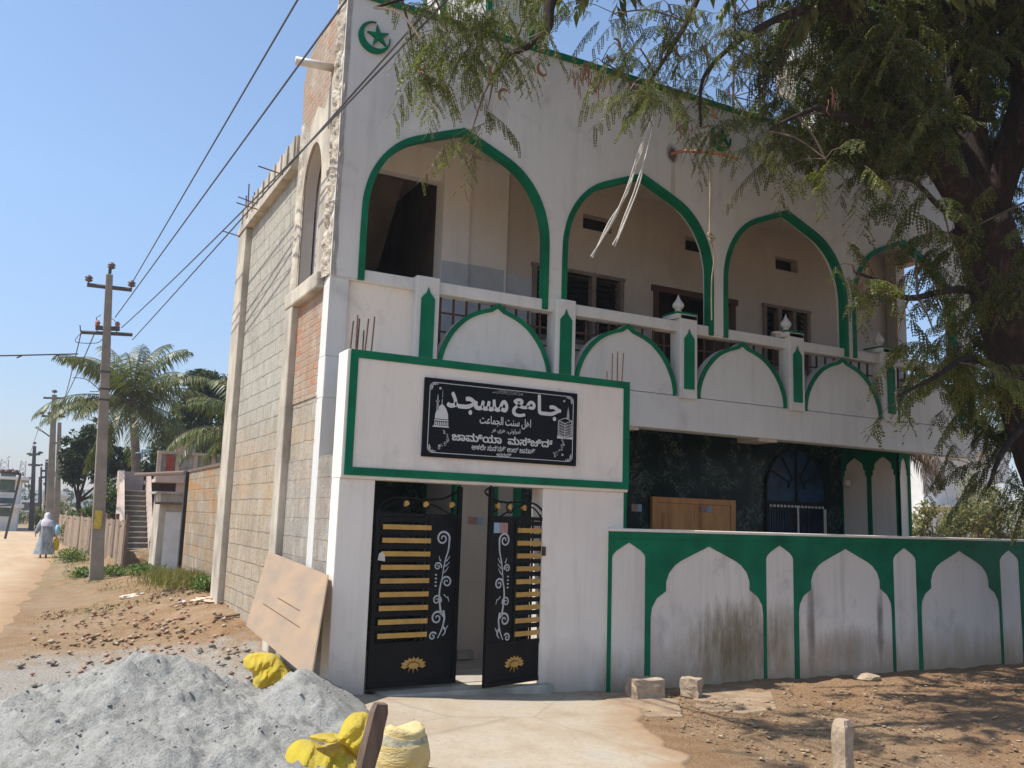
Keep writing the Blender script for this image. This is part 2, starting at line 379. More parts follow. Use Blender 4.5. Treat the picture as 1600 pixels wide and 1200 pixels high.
LP = [(.765, 3.335), (.76, 3.46), (.71, 3.62), (.61, 3.79), (.46, 3.94), (.30, 4.03), (.12, 4.09)]
def leafpanel(xc, k=0., sx=1.):
    h = spline([((x-k)*sx if x > k else .02, z-k*.75) for x, z in LP], 4); h[0] = (h[0][0], 3.335+k*0)
    return [(xc+x, z) for x, z in h]+[(xc, 4.165-k*1.3)]+[(xc-x, z) for x, z in reversed(h)]
for a, b_ in zip(PX, PX[1:]):
    xc = (a+b_)/2; sx = (b_-a-.30)/2/.765*.97
    o = leafpanel(xc, 0, sx); i = leafpanel(xc, .045, sx)
    MB().plate(leafpanel(xc, .004, sx), [], YF+.0, YF+.13).build('leaf_panel', MT['white'], bld)
    MB().plate(o+i[::-1], [], YF-.022, YF+.002).build('leaf_panel_trim', MT['green'], bld)
    gr = MB()
    for q in range(9):
        gx = a+.16+(b_-a-.32)*(q+.5)/9
        gr.box(gx-.011, gx+.011, YF+.145, YF+.167, 3.33, 4.18)
    for gz in (3.55, 3.78, 4.0): gr.box(a+.14, b_-.14, YF+.150, YF+.162, gz-.011, gz+.011)
    gr.build('balcony_grille', MT['iron'], bld)
MB().box(2.73, 3.50, YF+.06, YF+.14, 3.33, 4.176).build('infill_panel', MT['gatewhite'], bld)
# corner column down to the ground and its front
MB().box(XC, 2.735, YF, YF+.22, .0, 2.885).box(XC, 2.735, YF+.0, YF+.22, 3.33, 4.175).build('corner_column', MT['white'], bld)
# veranda of the upper floor
def backwall():
    w = MB(); z0, z1 = 3.30, 6.5
    holes = []
    def rect(a, b, c, d): return [(a, c), (b, c), (b, d), (a, d)]
    holes += [rect(3.22, 4.34, 3.36, 6.07)]
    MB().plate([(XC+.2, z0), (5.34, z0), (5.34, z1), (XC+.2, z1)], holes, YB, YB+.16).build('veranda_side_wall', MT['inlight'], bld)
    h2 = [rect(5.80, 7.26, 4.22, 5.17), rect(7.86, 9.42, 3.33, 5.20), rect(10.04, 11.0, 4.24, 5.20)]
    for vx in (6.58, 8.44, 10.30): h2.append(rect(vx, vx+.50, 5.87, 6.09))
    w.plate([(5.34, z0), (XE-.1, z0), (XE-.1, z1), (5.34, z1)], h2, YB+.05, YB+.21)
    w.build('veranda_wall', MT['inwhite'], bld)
backwall()
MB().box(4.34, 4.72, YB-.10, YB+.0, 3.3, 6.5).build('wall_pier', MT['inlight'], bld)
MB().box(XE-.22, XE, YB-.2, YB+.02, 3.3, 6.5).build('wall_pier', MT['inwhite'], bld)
MB().box(4.345, 4.725, YB-.104, YB-.1, 3.3, 4.98).box(4.72, 5.30, YB-.008, YB-.004, 3.3, 5.02).box(5.36, 5.78, YB+.041, YB+.046, 3.3, 5.0).build('blue_grey_dado', MT['dado'], bld)
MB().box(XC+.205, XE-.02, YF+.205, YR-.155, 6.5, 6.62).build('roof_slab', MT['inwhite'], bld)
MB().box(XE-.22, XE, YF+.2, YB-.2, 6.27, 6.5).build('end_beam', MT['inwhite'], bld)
MB().box(XE-.16, XE, YF+.19, YB-.2, 4.19, 4.31).build('end_handrail', MT['white'], bld)
# dark stair room behind the first arch
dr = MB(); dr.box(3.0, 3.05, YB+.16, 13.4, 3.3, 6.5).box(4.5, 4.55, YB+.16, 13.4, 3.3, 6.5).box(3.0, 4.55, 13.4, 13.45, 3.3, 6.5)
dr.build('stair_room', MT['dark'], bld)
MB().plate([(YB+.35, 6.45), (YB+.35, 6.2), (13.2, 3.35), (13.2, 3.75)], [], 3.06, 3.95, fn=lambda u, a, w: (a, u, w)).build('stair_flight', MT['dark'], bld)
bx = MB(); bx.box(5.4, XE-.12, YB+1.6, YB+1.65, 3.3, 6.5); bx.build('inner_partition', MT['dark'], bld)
for vx in (6.58, 8.44, 10.30):
    MB().box(vx+.0, vx+.5, YB+.24, YB+.27, 5.86, 6.1).build('ventilator', MT['slotdark'], bld)
def louvre(x0, x1, z0, z1, n_):
    f = MB(); w = (x1-x0)/n_; y = YB+.06
    for q in range(n_+1): f.box(x0+w*q-.035, x0+w*q+.035, y-.04, y+.07, z0-.03, z1+.03)
    f.box(x0-.05, x1+.05, y-.05, y+.07, z1, z1+.05).box(x0-.05, x1+.05, y-.05, y+.07, z0-.05, z0)
    fr = f.build('louvre_window', MT['frame'], bld)
    g = MB(); zz = z0+.03
    while zz < z1-.02:
        g.obox(((x0+x1)/2, y+.09, zz+.03), (1, 0, 0), (0, .75, .66), (0, -.66, .75), (x1-x0)/2-.02, .052, .003); zz += .085
    gp = g.build('louvre_blades', MT['slotdark'], fr)
louvre(5.80, 7.26, 4.22, 5.17, 3); louvre(10.04, 11.0, 4.24, 5.20, 3)
d = MB(); y = YB+.03
d.box(7.84, 7.93, y, y+.14, 3.33, 5.13).box(9.34, 9.43, y, y+.14, 3.33, 5.13).box(7.80, 9.47, y-.01, y+.14, 5.13, 5.22)
fr = d.build('veranda_doorway', simple('dark_red_brown_frame', (.085, .035, .022), .7, .3), bld)
MB().box(9.20, 9.335, y+.02, y+.5, 3.33, 5.10).build('open_shutter', MT['oldwood'], fr)
# small bowl left on the rail
tag(MB().lathe((8.98, YF+.1, 4.32), [(.05, 0), (.055, .01), (.03, .02), (.03, .05), (.085, .075), (.085, .09), (.03, .08)], 14).build('bowl', MT['pvc'], None, smooth=True), 'small pale bowl left on the balcony rail beside a finial', 'bowl')
# ---- ground floor of the porch
XW = H(1405, 760, 1, 9.42).x; YM = H(1315, 760, 0, XW).y
MB().box(5.72, XW, YM, YM+.15, .08, 3.12).box(XC+.1, 4.36, YM, YM+.15, .08, 3.12).build('marble_wall', MT['marble'], bld)
# ornamental pier block behind the gate
def scallop(xc, hw, ztop, zfoot, zs):
    """white niche with a scalloped head; half profile with three cusps"""
    h = [(hw, zfoot), (hw, zs-.06), (hw*.99, zs-.02), (hw*.86, zs+.0), (hw*.88, zs+.05), (hw*.84, zs+.075), (hw*.72, zs+.09), (hw*.74, zs+.14), (hw*.62, zs+.19), (hw*.3, zs+.245)]
    return [(xc+x, z) for x, z in h]+[(xc, zs+.285)]+[(xc-x, z) for x, z in reversed(h)]
MB().box(4.35, 4.90, 9.60, YM+.16, .08, 3.12).box(4.90, 5.72, YM-.02, YM+.16, .08, 3.12).build('entrance_block', MT['inwhite'], bld)
gs = MB()
gs.box(4.335, 4.42, 9.585, 9.67, .08, 2.9).box(4.82, 4.915, 9.585, 9.67, .08, 2.9).box(4.335, 4.352, YM-.09, YM, .08, 2.9).box(5.62, 5.735, YM-.035, YM+.05, .08, 2.9)
gs.build('green_strips', MT['green'], bld)
MB().box(4.42, 4.62, 9.50, 9.62, .1, .19).build('floor_plinth', MT['concgrey'], bld)
# end wall of the porch: green ground with pale scalloped niches
ew = MB(); L = YM-9.42; yy = lambda u, a, w: (a, 9.42+u, w)
n1 = scallop(L*.265, L*.205, 0, .3, 2.58); n2 = scallop(L*.76, L*.215, 0, .3, 2.58)
MB().box(XW+.014, XW+.27, 9.45, YM+.2, .08, 3.12).build('porch_end_wall', MT['gatewhite'], bld)
ew.plate([(0, .08), (L, .08), (L, 3.1), (0, 3.1)], [n1, n2], XW, XW+.013, yy)
n3 = scallop(XW+.13, .10, 0, .3, 2.58)
ew.plate([(XW, .08), (XW+.27, .08), (XW+.27, 3.1), (XW, 3.1)], [n3], 9.42, 9.449)
ew.build('niche_surround', MT['green'], bld)
# timber door
a = H(1019, 800, 1, YM-.05); b_ = H(1149, 800, 1, YM-.05); zt = H(1085, 779, 1, YM-.05).z
dw = MB(); x0, x1 = a.x, b_.x
dw.box(x0, x0+.09, YM-.06, YM+.0, .1, zt).box(x1-.09, x1, YM-.06, YM, .1, zt).box(x0+.09, x1-.09, YM-.06, YM, zt-.08, zt)
dr_ = dw.build('entrance_door', MT['wood'], bld)
xm = (x0+x1)/2
for q0, q1 in ((x0+.095, xm-.004), (xm+.004, x1-.095)):
    l = MB().box(q0, q1, YM-.045, YM-.02, .1, zt-.085)
    l.box(q0+.08, q1-.08, YM-.055, YM-.044, zt-.95, zt-.20).box(q0+.11, q1-.11, YM-.066, YM-.054, zt-.91, zt-.24)
    l.build('door_leaf', MT['wood'], dr_)
# arched window with blue glass and grille
a = H(1199, 800, 1, YM-.03).x; b_ = H(1290, 800, 1, YM-.03).x; zs = H(1245, 786, 1, YM-.03).z; zt = H(1243, 703, 1, YM-.03).z
xc = (a+b_)/2; hw = (b_-a)/2
prof = [(xc+hw*math.cos(t), zs+.22+(zt-zs-.22)*math.sin(t)**1.15) for t in [PI*k/20 for k in range(21)]]
fo = [(xc+(hw+.03)*math.cos(t), zs+.22+(zt-zs-.19)*math.sin(t)**1.15) for t in [PI*k/20 for k in range(21)]]
w = MB().plate([(xc-hw, .9)]+prof[::-1]+[(xc+hw, .9)], [], YM-.012, YM-.006).build('arched_window', MT['blueglass'], bld)
f = MB()
f.plate([(b_+.03, .9)]+fo+[(a-.03, .9), (a, .9)]+prof[::-1]+[(b_, .9)], [], YM-.045, YM-.0)
f.box(a, b_, YM-.05, YM-.015, zs-.03, zs+.02).box(xc-.015, xc+.015, YM-.045, YM-.015, zs, zt)
cz = zs+.28
for t in range(1, 6):
    an = PI*t/6
    if t == 3: continue
    f.tube([(xc+.0+.17*math.cos(an), YM-.03, cz+.17*math.sin(an)-.05), (xc+hw*math.cos(an)*.98, YM-.03, zs+.22+(zt-zs-.22)*math.sin(an)**1.15*.98)], .012, 4)
for t in range(12):
    a0, a1 = PI*t/12, PI*(t+1)/12
    f.tube([(xc+.17*math.cos(a0), YM-.03, cz-.05+.17*math.sin(a0)), (xc+.17*math.cos(a1), YM-.03, cz-.05+.17*math.sin(a1))], .012, 4)
f.build('window_frame', MT['black'], w)
gl = MB()
k = 0
x = a+.03
while x < b_-.04: gl.box(x, x+.045, YM-.058, YM-.052, zs-.075, zs-.04); x += .075
gl.box(xc-.018, xc+.018, YM-.056, YM-.05, .9, zs-.04).box(b_-.07, b_-.01, YM-.056, YM-.05, .9, zs-.08)
gl.build('window_rail', MT['pvc'], w)
lg = MB(); x = a+.02
while x < b_: lg.box(x-.006, x+.006, YM-.05, YM-.04, .9, zs-.03); x += .055
lg.build('window_bars', MT['black'], w)
# little lamp on the end wall
lm = MB().tube([(XW+.0, YM-.2, 2.50), (XW-.09, YM-.2, 2.47)], .02, 8).lathe((XW-.10, YM-.2, 2.40), [(.05, 0), (.07, .03), (.06, .1), (.02, .12)], 12)
lm.build('wall_lamp', MT['pvc'], bld, smooth=True)
# ---- long side wall on the lane (blocks, pilasters, arched opening, brick gable end)
sw = MB()
sw.plate([(9.22, -.2), (YR, -.2), (YR, 5.98), (10.80, 5.98), (10.80, 4.2), (9.22, 4.2)], [], XC+.02, XC+.2, fn=lambda u, a, w: (a, u, w))
sw.build('side_block_wall', MT['block'], bld)
MB().box(XC+.018, XC+.010, 9.22, 10.28, .0, 2.28).build('rough_cement_patch', MT['rough'], bld)
MB().box(XC+.008, XC+.018, 9.222, 10.28, 2.93, 4.10).build('brick_infill', MT['brick'], bld)
MB().box(XC-.075, XC+.1, 10.28, 10.58, -.1, 4.1).build('side_pilaster', MT['conc'], bld, bevel=.015)
MB().box(XC-.075, XC+.1, 13.55, YR+.02, -.1, 5.985).build('side_pilaster', MT['conc'], bld, bevel=.015)
MB().box(XC-.085, XC+.1, 9.225, 10.62, 4.10, 4.29).build('side_beam', MT['conc'], bld, bevel=.02)
# roof parapet of the side with ribbed panels
pr = MB().box(XC-.09, XC+.12, 10.80, YR+.05, 5.99, 6.10).box(XC-.03, XC+.10, 10.80, YR+.05, 6.10, 6.44)
y = 10.85
while y < YR: pr.box(XC-.055, XC-.03, y, y+.05, 6.10, 6.44); y += .36
pr.build('side_parapet', MT['conc'], bld)
# gable end of the front wall: brick above an arched opening, ragged concrete edge
se = []
for k in range(9):
    t = PI*k/16; se.append((9.88+.30*math.cos(t)**.8 if k < 8 else 9.88, 5.45+.62*math.sin(t)))
op = [(10.48, 4.29)]+[(10.06+.42*math.cos(PI/2*k/8), 5.40+.66*math.sin(PI/2*k/8)) for k in range(9)]+[(10.06-.42*math.sin(PI/2*k/8), 5.40+.66*math.cos(PI/2*k/8)) for k in range(1, 9)]+[(9.64, 4.29)]
gb = MB(); gb.plate([(9.205, 4.29), (9.205, 7.44), (9.87, 7.46), (10.0, 7.52), (10.55, 7.47), (10.72, 7.42), (10.86, 7.12), (10.79, 6.6), (10.80, 4.29)]+op, [], XC+.02, XC+.034, fn=lambda u, a, w: (a, u, w))
MB().plate([(9.205, 4.29), (9.205, 7.42), (9.87, 7.44), (10.55, 7.44), (10.72, 7.38), (10.84, 7.10), (10.77, 6.6), (10.78, 4.29)]+op, [], XC+.035, XC+.17, fn=lambda u, a, w: (a, u, w)).build('gable_inner_face', MT['inwhite'], bld)
gb.build('brick_gable', [blockwork('upper_brick', bw=.24, bh=.08, c1=(.50, .19, .10), c2=(.40, .29, .20), mort=(.36, .31, .25), stamt=0, brick=True)], bld)
MB().plate([(9.205, 4.29), (9.205, 6.75), (9.45, 6.62), (9.7, 6.35), (10.0, 6.50), (10.4, 6.30), (10.80, 6.45), (10.80, 4.29)]+op, [], XC+.005, XC+.02, fn=lambda u, a, w: (a, u, w)).build('side_render', MT['conc'], bld)
def ragged(y0, y1, z0, z1, prot, name, mat, ny=10, nz=90, amp=.045):
    vs = []; fs = []
    for j in range(nz+1):
        for i in range(ny+1):
            y = y0+(y1-y0)*i/ny; z = z0+(z1-z0)*j/nz
            e = math.sin(PI*i/ny)**.4
            dx = (prot+amp*fbm(y, z, 3, 5, 6))*e
            dy = amp*.9*fbm(z, 7, i*.2, 4, 5) if i in (0, ny) else 0
            vs.append((XC+.02-max(0, dx), y+dy, z))
    for j in range(nz):
        for i in range(ny): a = j*(ny+1)+i; fs.append((a, a+1, a+ny+2, a+ny+1))
    m_ = MB(); m_.add(vs, fs); return m_.build(name, mat, bld, smooth=False)
MT['ragged'] = simple('broken_concrete', (.42, .37, .29), .95, .45, 9, .9, 60, c2=(.24, .21, .17))
ragged(9.0, 9.34, 4.2, 7.44, .05, 'broken_corner_edge', MT['ragged'], 14, 160)
ragged(10.47, 10.74, 4.25, 6.5, .04, 'broken_jamb', MT['conc'], 6, 50, .02)
ragged(9.18, 9.26, 2.28, 4.15, .012, 'torn_plaster_edge', MT['rough'], 4, 60, .02)
# ragged grey rendering on the front along that corner
rg = MB(); pl = []
for k in range(41):
    z = 4.2+(7.40-4.2)*k/40; pl.append((XC+.045+.028*fbm(z, 1, 0, 4, 3)+.012, z))
rg.plate([(XC+.001, 4.2)]+pl+[(XC+.001, 7.40)], [], YF-.006, YF+.0); rg.build('bare_cement_edge', MT['concgrey'], bld)
MB().tube([H(520, 106, 0, XC+.02), H(520, 106, 0, XC+.02)+Vector((-.42, .04, -.01))], .048, 12).build('drain_pipe', MT['pvc'], bld, smooth=True)
rb = MB()
for (yy_, z, l) in ((14.1, 6.44, .45), (14.25, 6.44, .3), (13.6, 6.44, .15)): rb.tube([(XC+.03, yy_, z-.02), (XC+.02, yy_+.02, z+l)], .011, 5)
for (yy_, z, l) in ((11.2, 6.02, .42), (12.7, 6.0, .40), (14.0, 5.95, .35), (13.3, 6.3, .28)): rb.tube([(XC+.02, yy_, z), (XC-l, yy_-.05, z+.04)], .009, 5)
tag(rb.build('protruding_rebar', MT['rebar'], bld), kind='stuff')
# rear and right walls
MB().box(XC+.2, XE-.02, YR-.15, YR, 0, 6.5).box(XE-.17, XE-.02, YB+.21, YR-.15, 3.1, 6.5).box(XW+.27, XW+.45, YM+.2, YR-.15, 0, 3.12).build('rear_walls', MT['inwhite'], bld)
MB().box(XC+.1, XW+.3, 8.26, YR-.2, -.1, .085).build('porch_floor', simple('porch_floor_cement', (.42, .37, .32), .7, .15), bld)
# red conduit bent out of a hole in the front, with a rope hanging from it
hp = H(1050, 240, 1, YF); rh = random.Random(2)
MB().plate([(hp.x+.05*math.cos(t)*rh.uniform(.7, 1.3), hp.z-.02+.10*math.sin(t)*rh.uniform(.7, 1.3)) for t in [2*PI*k/14 for k in range(14)]], [], YF-.006, YF+.01).build('broken_plaster_hole', MT['dark'], bld)
pp = spline([(7.04, 8.98, 6.56), (7.08, 8.75, 6.60), (7.15, 8.45, 6.60), (7.3, 8.2, 6.5), (7.42, 8.05, 6.30), (7.46, 8.0, 6.23)], 5)
pp = spline([H(1049, 241, 1, YF), H(1062, 237, 1, 8.9), H(1080, 236, 1, 8.75), H(1110, 238, 1, 8.55), H(1135, 243, 1, 8.4), H(1153, 248, 1, 8.3)], 5)
MB().tube(pp, .022, 8).build('bent_conduit', MT['copper'], bld, smooth=True)
# ---- roof structures
def minaret(xc, yc, r, name_):
    z0 = 6.62; t = thing('minaret', name_, 'minaret', (xc, yc, z0))
    MB().lathe((xc, yc, z0), [(r, 0), (r, 3.2), (r*1.0, 3.2)], 8, PI/8).build('shaft', MT['white'], t)
    g = MB()
    for k in range(8):
        a = PI/8+k*PI/4; g.tube([(xc+r*1.0*math.cos(a), yc+r*1.0*math.sin(a), z0), (xc+r*math.cos(a), yc+r*math.sin(a), z0+3.2)], .045, 6)
    g.build('corner_trim', MT['green'], t)
    MB().lathe((xc, yc, z0+3.2), [(r, 0), (r*1.35, .25), (r*1.45, .25), (r*1.45, .75), (r*.8, .75), (r*.8, 2.4), (r*.95, 2.4), (r*1.0, 2.5)], 8, PI/8).build('gallery', MT['white'], t)
    MB().lathe((xc, yc, z0+5.7), [(r*.9, 0), (r*1.05, .25), (r*1.0, .6), (r*.75, .95), (r*.35, 1.25), (.06, 1.45), (.03, 2.0)], 20).build('dome', MT['green'], t, smooth=True)
minaret(5.05, 10.75, .86, 'white and green octagonal minaret on the roof above the first arch')
minaret(12.6, 10.9, .95, 'white and green octagonal minaret on the roof behind the big tree')
# lattice mast
mt_ = MB(); c0 = Vector((10.35, 11.0, 6.62)); hgt = 7.0
legs = [Vector((math.cos(a), math.sin(a), 0)) for a in (0.4, 0.4+2*PI/3, 0.4+4*PI/3)]
for l in legs: mt_.tube([c0+l*.38, c0+l*.22+Vector((0, 0, hgt))], .022, 5)
q = 0; n_ = 14
for k in range(n_):
    za, zb = hgt*k/n_, hgt*(k+1)/n_; ra, rb_ = .38-.16*k/n_, .38-.16*(k+1)/n_
    for i in range(3):
        A, B = legs[i], legs[(i+1) % 3]
        mt_.tube([c0+A*ra+Vector((0, 0, za)), c0+B*rb_+Vector((0, 0, zb))], .011, 4)
        mt_.tube([c0+A*ra+Vector((0, 0, za)), c0+B*ra+Vector((0, 0, za))], .011, 4)
tag(mt_.build('lattice_mast', MT['iron'], None), 'thin dark steel lattice mast rising from the mosque roof behind leaves', 'mast')
# ---------------------------------------------------------------- gate portal
YG = 8.0
gx = lambda x, y: H(x, y, 1, YG)
GL = gx(520.6, 904).x; GR = gx(978, 830).x; PT = gx(547, 546).z; PB = gx(540, 742).z; LT = gx(587, 748).z
d0, d1 = gx(584, 800).x, gx(848, 800).x
gate = thing('gate_portal', 'white gate portal with green edged header wall above two door leaves', 'gate', (GL, YG, 0))
MB().box(GL, d0, YG, YG+.24, -.25, PB-.03).build('left_pillar', MT['gatewhite'], gate, bevel=.01).name = 'pillar'
MB().box(d1, GR, YG, YG+.24, -.25, PB-.03).build('pillar', MT['gatewhite'], gate, bevel=.01)
MB().box(GL-.0, GR+.0, YG-.03, YG+.25, PB-.03, PT).build('header_wall', MT['gatewhite'], gate, bevel=.008)
w_ = .075; yb, yf = YG-.031, YG-.044
g = MB().box(GL+.03, GR, yf, yb, PT-w_, PT).box(GL+.03, GR, yf, yb, PB-.0, PB+w_).box(GL+.03, GL+.03+w_, yf, yb, PB+w_, PT-w_).box(GR-w_, GR, yf, yb, PB+w_, PT-w_)
g.build('green_border', MT['green'], gate)
MB().box(GR-.035, GR+.0, YG-.008, YG-.0, 1.6, PB-.03).build('green_edge', MT['green'], gate)
MB().box(d0+.14, d1+.12, YG-.10, YG+.30, -.2, .085).build('threshold', MT['conc'], gate, bevel=.012)
MB().box(d0-.0, d0+.14, YG-.01, YG+.30, -.2, .06).build('dark_sill_end', MT['dark'], gate)  # dark block at the left end of the threshold
for nx in ((2.56, .36), (2.58, .33), (2.63, .22), (2.67, .34), (2.73, .37), (2.52, .30), (5.44, .12), (5.51, .33), (5.58, .36), (5.66, .35)):
    MB().tube([(nx[0], 8.1+.03*math.sin(nx[0]*90), PT-.02), (nx[0]+.01, 8.1, PT+nx[1])], .008, 5).build('rebar_stub', MT['rebar'], gate)
# low wall closing the gap between portal and building on the lane side
MB().box(XC+.0, XC+.16, YG+.24, 9.0, -.2, 2.27).build('link_wall', MT['rough'], gate)
# door leaves
def spiral(cx, cz, r, turns, a0, sgn, w, n=26):
    out = []; inn = []
    for k in range(n+1):
        t = k/n; a = a0+sgn*2*PI*turns*t; rr = r*(1-.86*t); ww = w*(1-.45*t)
        out.append((cx+(rr+ww/2)*math.cos(a), cz+(rr+ww/2)*math.sin(a))); inn.append((cx+(rr-ww/2)*math.cos(a), cz+(rr-ww/2)*math.sin(a)))
    return out, inn
def ribbon(mb, o, i, y0, y1, fn):
    n = len(o); vs = [fn(u, y0, w) for u, w in o]+[fn(u, y0, w) for u, w in i]+[fn(u, y1, w) for u, w in o]+[fn(u, y1, w) for u, w in i]; fs = []
    for k in range(n-1):
        fs += [(k, k+1, n+k+1, n+k), (2*n+k, 3*n+k, 3*n+k+1, 2*n+k+1), (k, 2*n+k, 2*n+k+1, k+1), (n+k, n+k+1, 3*n+k+1, 3*n+k)]
    mb.add(vs, fs)
def stroke(pts, w0, w1=None):
    P = spline(pts, 6); n = len(P); o = []; i = []; w1 = w0 if w1 is None else w1
    for k, p in enumerate(P):
        a = P[max(0, k-1)]; b = P[min(n-1, k+1)]; dx, dz = b[0]-a[0], b[1]-a[1]; l = math.hypot(dx, dz) or 1
        w = (w0+(w1-w0)*k/(n-1))/2; o.append((p[0]-dz/l*w, p[1]+dx/l*w)); i.append((p[0]+dz/l*w, p[1]-dx/l*w))
    return o, i
def gate_leaf(hinge, free, mirror, label, ur=.63):
    """u runs from the hinge to the free edge"""
    hx, hy = hinge; dv = Vector((free[0]-hx, free[1]-hy, 0)); W = dv.length; du = dv.normalized(); nn = Vector((du.y, -du.x, 0))
    if nn.y > 0: nn = -nn           # outward, towards the street
    fn = lambda u, a, w: (hx+du.x*u+nn.x*a, hy+du.y*u+nn.y*a, w)
    root = thing('gate_leaf', None, None, (0, 0, 0)); root.location = (0, 0, 0)
    bpy.data.objects.remove(root)
    fm = MB()
    def bar(u0, u1, z0, z1, a0=-.018, a1=.018):
        fm.plate([(u0, z0), (u1, z0), (u1, z1), (u0, z1)], [], a0, a1, fn)
    ZB, ZM, ZT = .115, .50, 1.725; um = W*ur
    bar(0, .045, ZB, ZT+.03); bar(W-.045, W, ZB, 2.0 if True else ZT)
    bar(.045, W-.045, ZB, ZB+.045); bar(.045, W-.045, ZM-.02, ZM+.02); bar(.045, W-.045, ZT-.035, ZT); bar(um-.02, um+.02, ZM+.02, ZT-.035)
    leaf = fm.build('gate_leaf', MT['black'], gate)
    if label: leaf['label'] = label
    MB().plate([(.045, ZB+.045), (W-.045, ZB+.045), (W-.045, ZM-.02), (.045, ZM-.02)], [], -.006, .006, fn).build('kick_panel', MT['black'], leaf)
    MB().plate([(um+.02, ZM+.02), (W-.045, ZM+.02), (W-.045, ZT-.035), (um+.02, ZT-.035)], [], -.006, .006, fn).build('scroll_panel', MT['black'], leaf)
    n_ = 9
    for k in range(n_):
        z = ZM+.085+(ZT-.16-ZM-.06)*k/(n_-1)
        MB().plate([(.07, z-.023), (um-.0, z-.023), (um-.0, z+.023), (.07, z+.023)], [], .019, .031, fn).build('slat', MT['gold'], leaf)
    bb = MB()
    for k in range(n_):
        z = ZM+.155+(ZT-.16-ZM-.06)*k/(n_-1)
        if z < ZT-.05: bb.plate([(.045, z-.022), (um-.02, z-.022), (um-.02, z+.022), (.045, z+.022)], [], -.01, .01, fn)
    for u in (.16, um*.5, um-.10): bb.plate([(u-.015, ZM), (u+.015, ZM), (u+.015, ZT), (u-.015, ZT)], [], -.016, -.011, fn)
    bb.build('backing_bars', MT['black'], leaf)
    # scrolls: raised pale strips stand in for see-through cut-outs
    sc = MB(); c = (um+.02+W-.045)/2; y0, y1 = .0065, .011; f = fn; s = -1
    def sp_(cx, cz, r, turns, a0, sg, w=.02): ribbon(sc, *spiral(c+cx, cz, r, turns, a0, sg, w), y0, y1, f)
    def st_(pts, w0, w1): ribbon(sc, *stroke([(c+x, z) for x, z in pts], w0, w1), y0, y1, f)
    sp_(-.015, 1.49, .075, 1.6, -.1, 1); st_([(.058, 1.49), (.05, 1.38), (.02, 1.28), (.0, 1.17), (-.01, 1.08)], .018, .006)
    sp_(-.06, 1.22, .042, 1.5, -.3, 1, .014); sp_(.045, 1.07, .06, 1.5, 3.3, -1, .018)
    st_([(-.01, 1.10), (-.03, .98), (-.02, .86), (.0, .76)], .012, .02)
    sp_(-.055, .90, .05, 1.5, -.4, 1, .015); sp_(-.045, .73, .068, 1.5, .2, 1, .02); st_([(.02, .80), (.035, .72), (.01, .62), (-.03, .54)], .022, .008)
    sp_(-.085, .56, .042, 1.3, .5, 1, .016); st_([(.02, .66), (.05, .60), (.02, .56)], .02, .006)
    for (x, z, dx, dz) in ((.03, 1.27, .04, .05), (.02, 1.22, .05, .045), (.01, 1.16, .05, .06), (-.03, 1.27, -.02, .05), (.06, .93, .02, -.05), (.02, .95, .03, -.03), (.05, .62, .03, .04)):
        st_([(x, z), (x+dx*.5, z+dz*.4), (x+dx, z+dz)], .013, .003)
    for k in range(4): sc.plate([(c-.075+.012*math.cos(t*PI/3), 1.14-.035*k+.009*math.sin(t*PI/3)) for t in range(6)], [], y0, y1, f)
    sc.build('cutout_scrolls', MT['silver'], leaf)
    # fan emblem
    em = MB(); cu, cz = W*.5, .30
    for k in range(9):
        a = PI*(.02+.96*k/8); l = .085 if k in (0, 8) else .10; u0, z0 = cu+.05*math.cos(a)*1.2, cz-.01+.04*math.sin(a)
        tip = (cu+(.075+l*.6)*math.cos(a)*1.05, cz-.01+(.045+l*.45)*math.sin(a)); nrm = (-math.sin(a)*.02, math.cos(a)*.02)
        m1 = ((u0+tip[0])/2, (z0+tip[1])/2)
        em.plate([(u0, z0), (m1[0]+nrm[0], m1[1]+nrm[1]), tip, (m1[0]-nrm[0], m1[1]-nrm[1])], [], .007, .017, f)
    for k in range(5):
        a = PI*(1.1+.8*k/4); em.plate([(cu+.04*math.cos(a)-.008, cz), (cu+.04*math.cos(a)+.008, cz), (cu+.09*math.cos(a), cz+.075*math.sin(a))], [], .007, .016, f)
    em.plate([(cu+.055*math.cos(t), cz+.028*math.sin(t)) for t in [2*PI*k/14 for k in range(14)]], [], .007, .021, f)
    em.build('fan_emblem', MT['gold'], leaf)
    # curved crest
    cr = MB(); T = lambda u, z: Vector(fn(u, 0, z))
    cr.tube([T(u, z) for u, z in spline([(.01, ZT), (.05, 1.80), (.16, 1.86), (.34, 1.87), (.55, 1.86), (.72, 1.88), (.86, 1.95), (W-.02, 2.01)], 5)], .011, 5)
    cr.tube([T(u, z) for u, z in spline([(.06, ZT), (.14, 1.80), (.26, 1.84)], 4)], .008, 5)
    cr.tube([T(u, z) for u, z in spline([(um-.12, 1.85), (um+.05, 1.80), (um+.22, ZT)], 4)], .009, 5)
    for cu_, sg, a0 in ((.33, 1, 1.6), (.50, -1, 1.54), (W-.07, 1, 1.3)):
        rr = .07 if cu_ < .6 else .06
        pts_ = [T(cu_+(rr*(1-.55*k/14))*math.cos(a0+sg*4.2*k/14), 1.80+(rr*(1-.55*k/14))*math.sin(a0+sg*4.2*k/14)) for k in range(15)]
        cr.tube(pts_, .0075, 5)
    cr.build('crest', MT['black'], leaf)
    fl = MB()
    for cu_, z in ((.31, 1.815), (.52, 1.815), (W-.115, 1.82)):
        fl.plate([(cu_+.028*math.cos(t)*(1+.25*math.cos(3*t)), z+.028*math.sin(t)*(1+.2*math.sin(2*t))) for t in [2*PI*k/12 for k in range(12)]], [], -.012, .014, f)
    fl.build('gold_leaf_flowers', MT['gold'], leaf)['kind'] = 'stuff'
    return leaf, fn, W, um
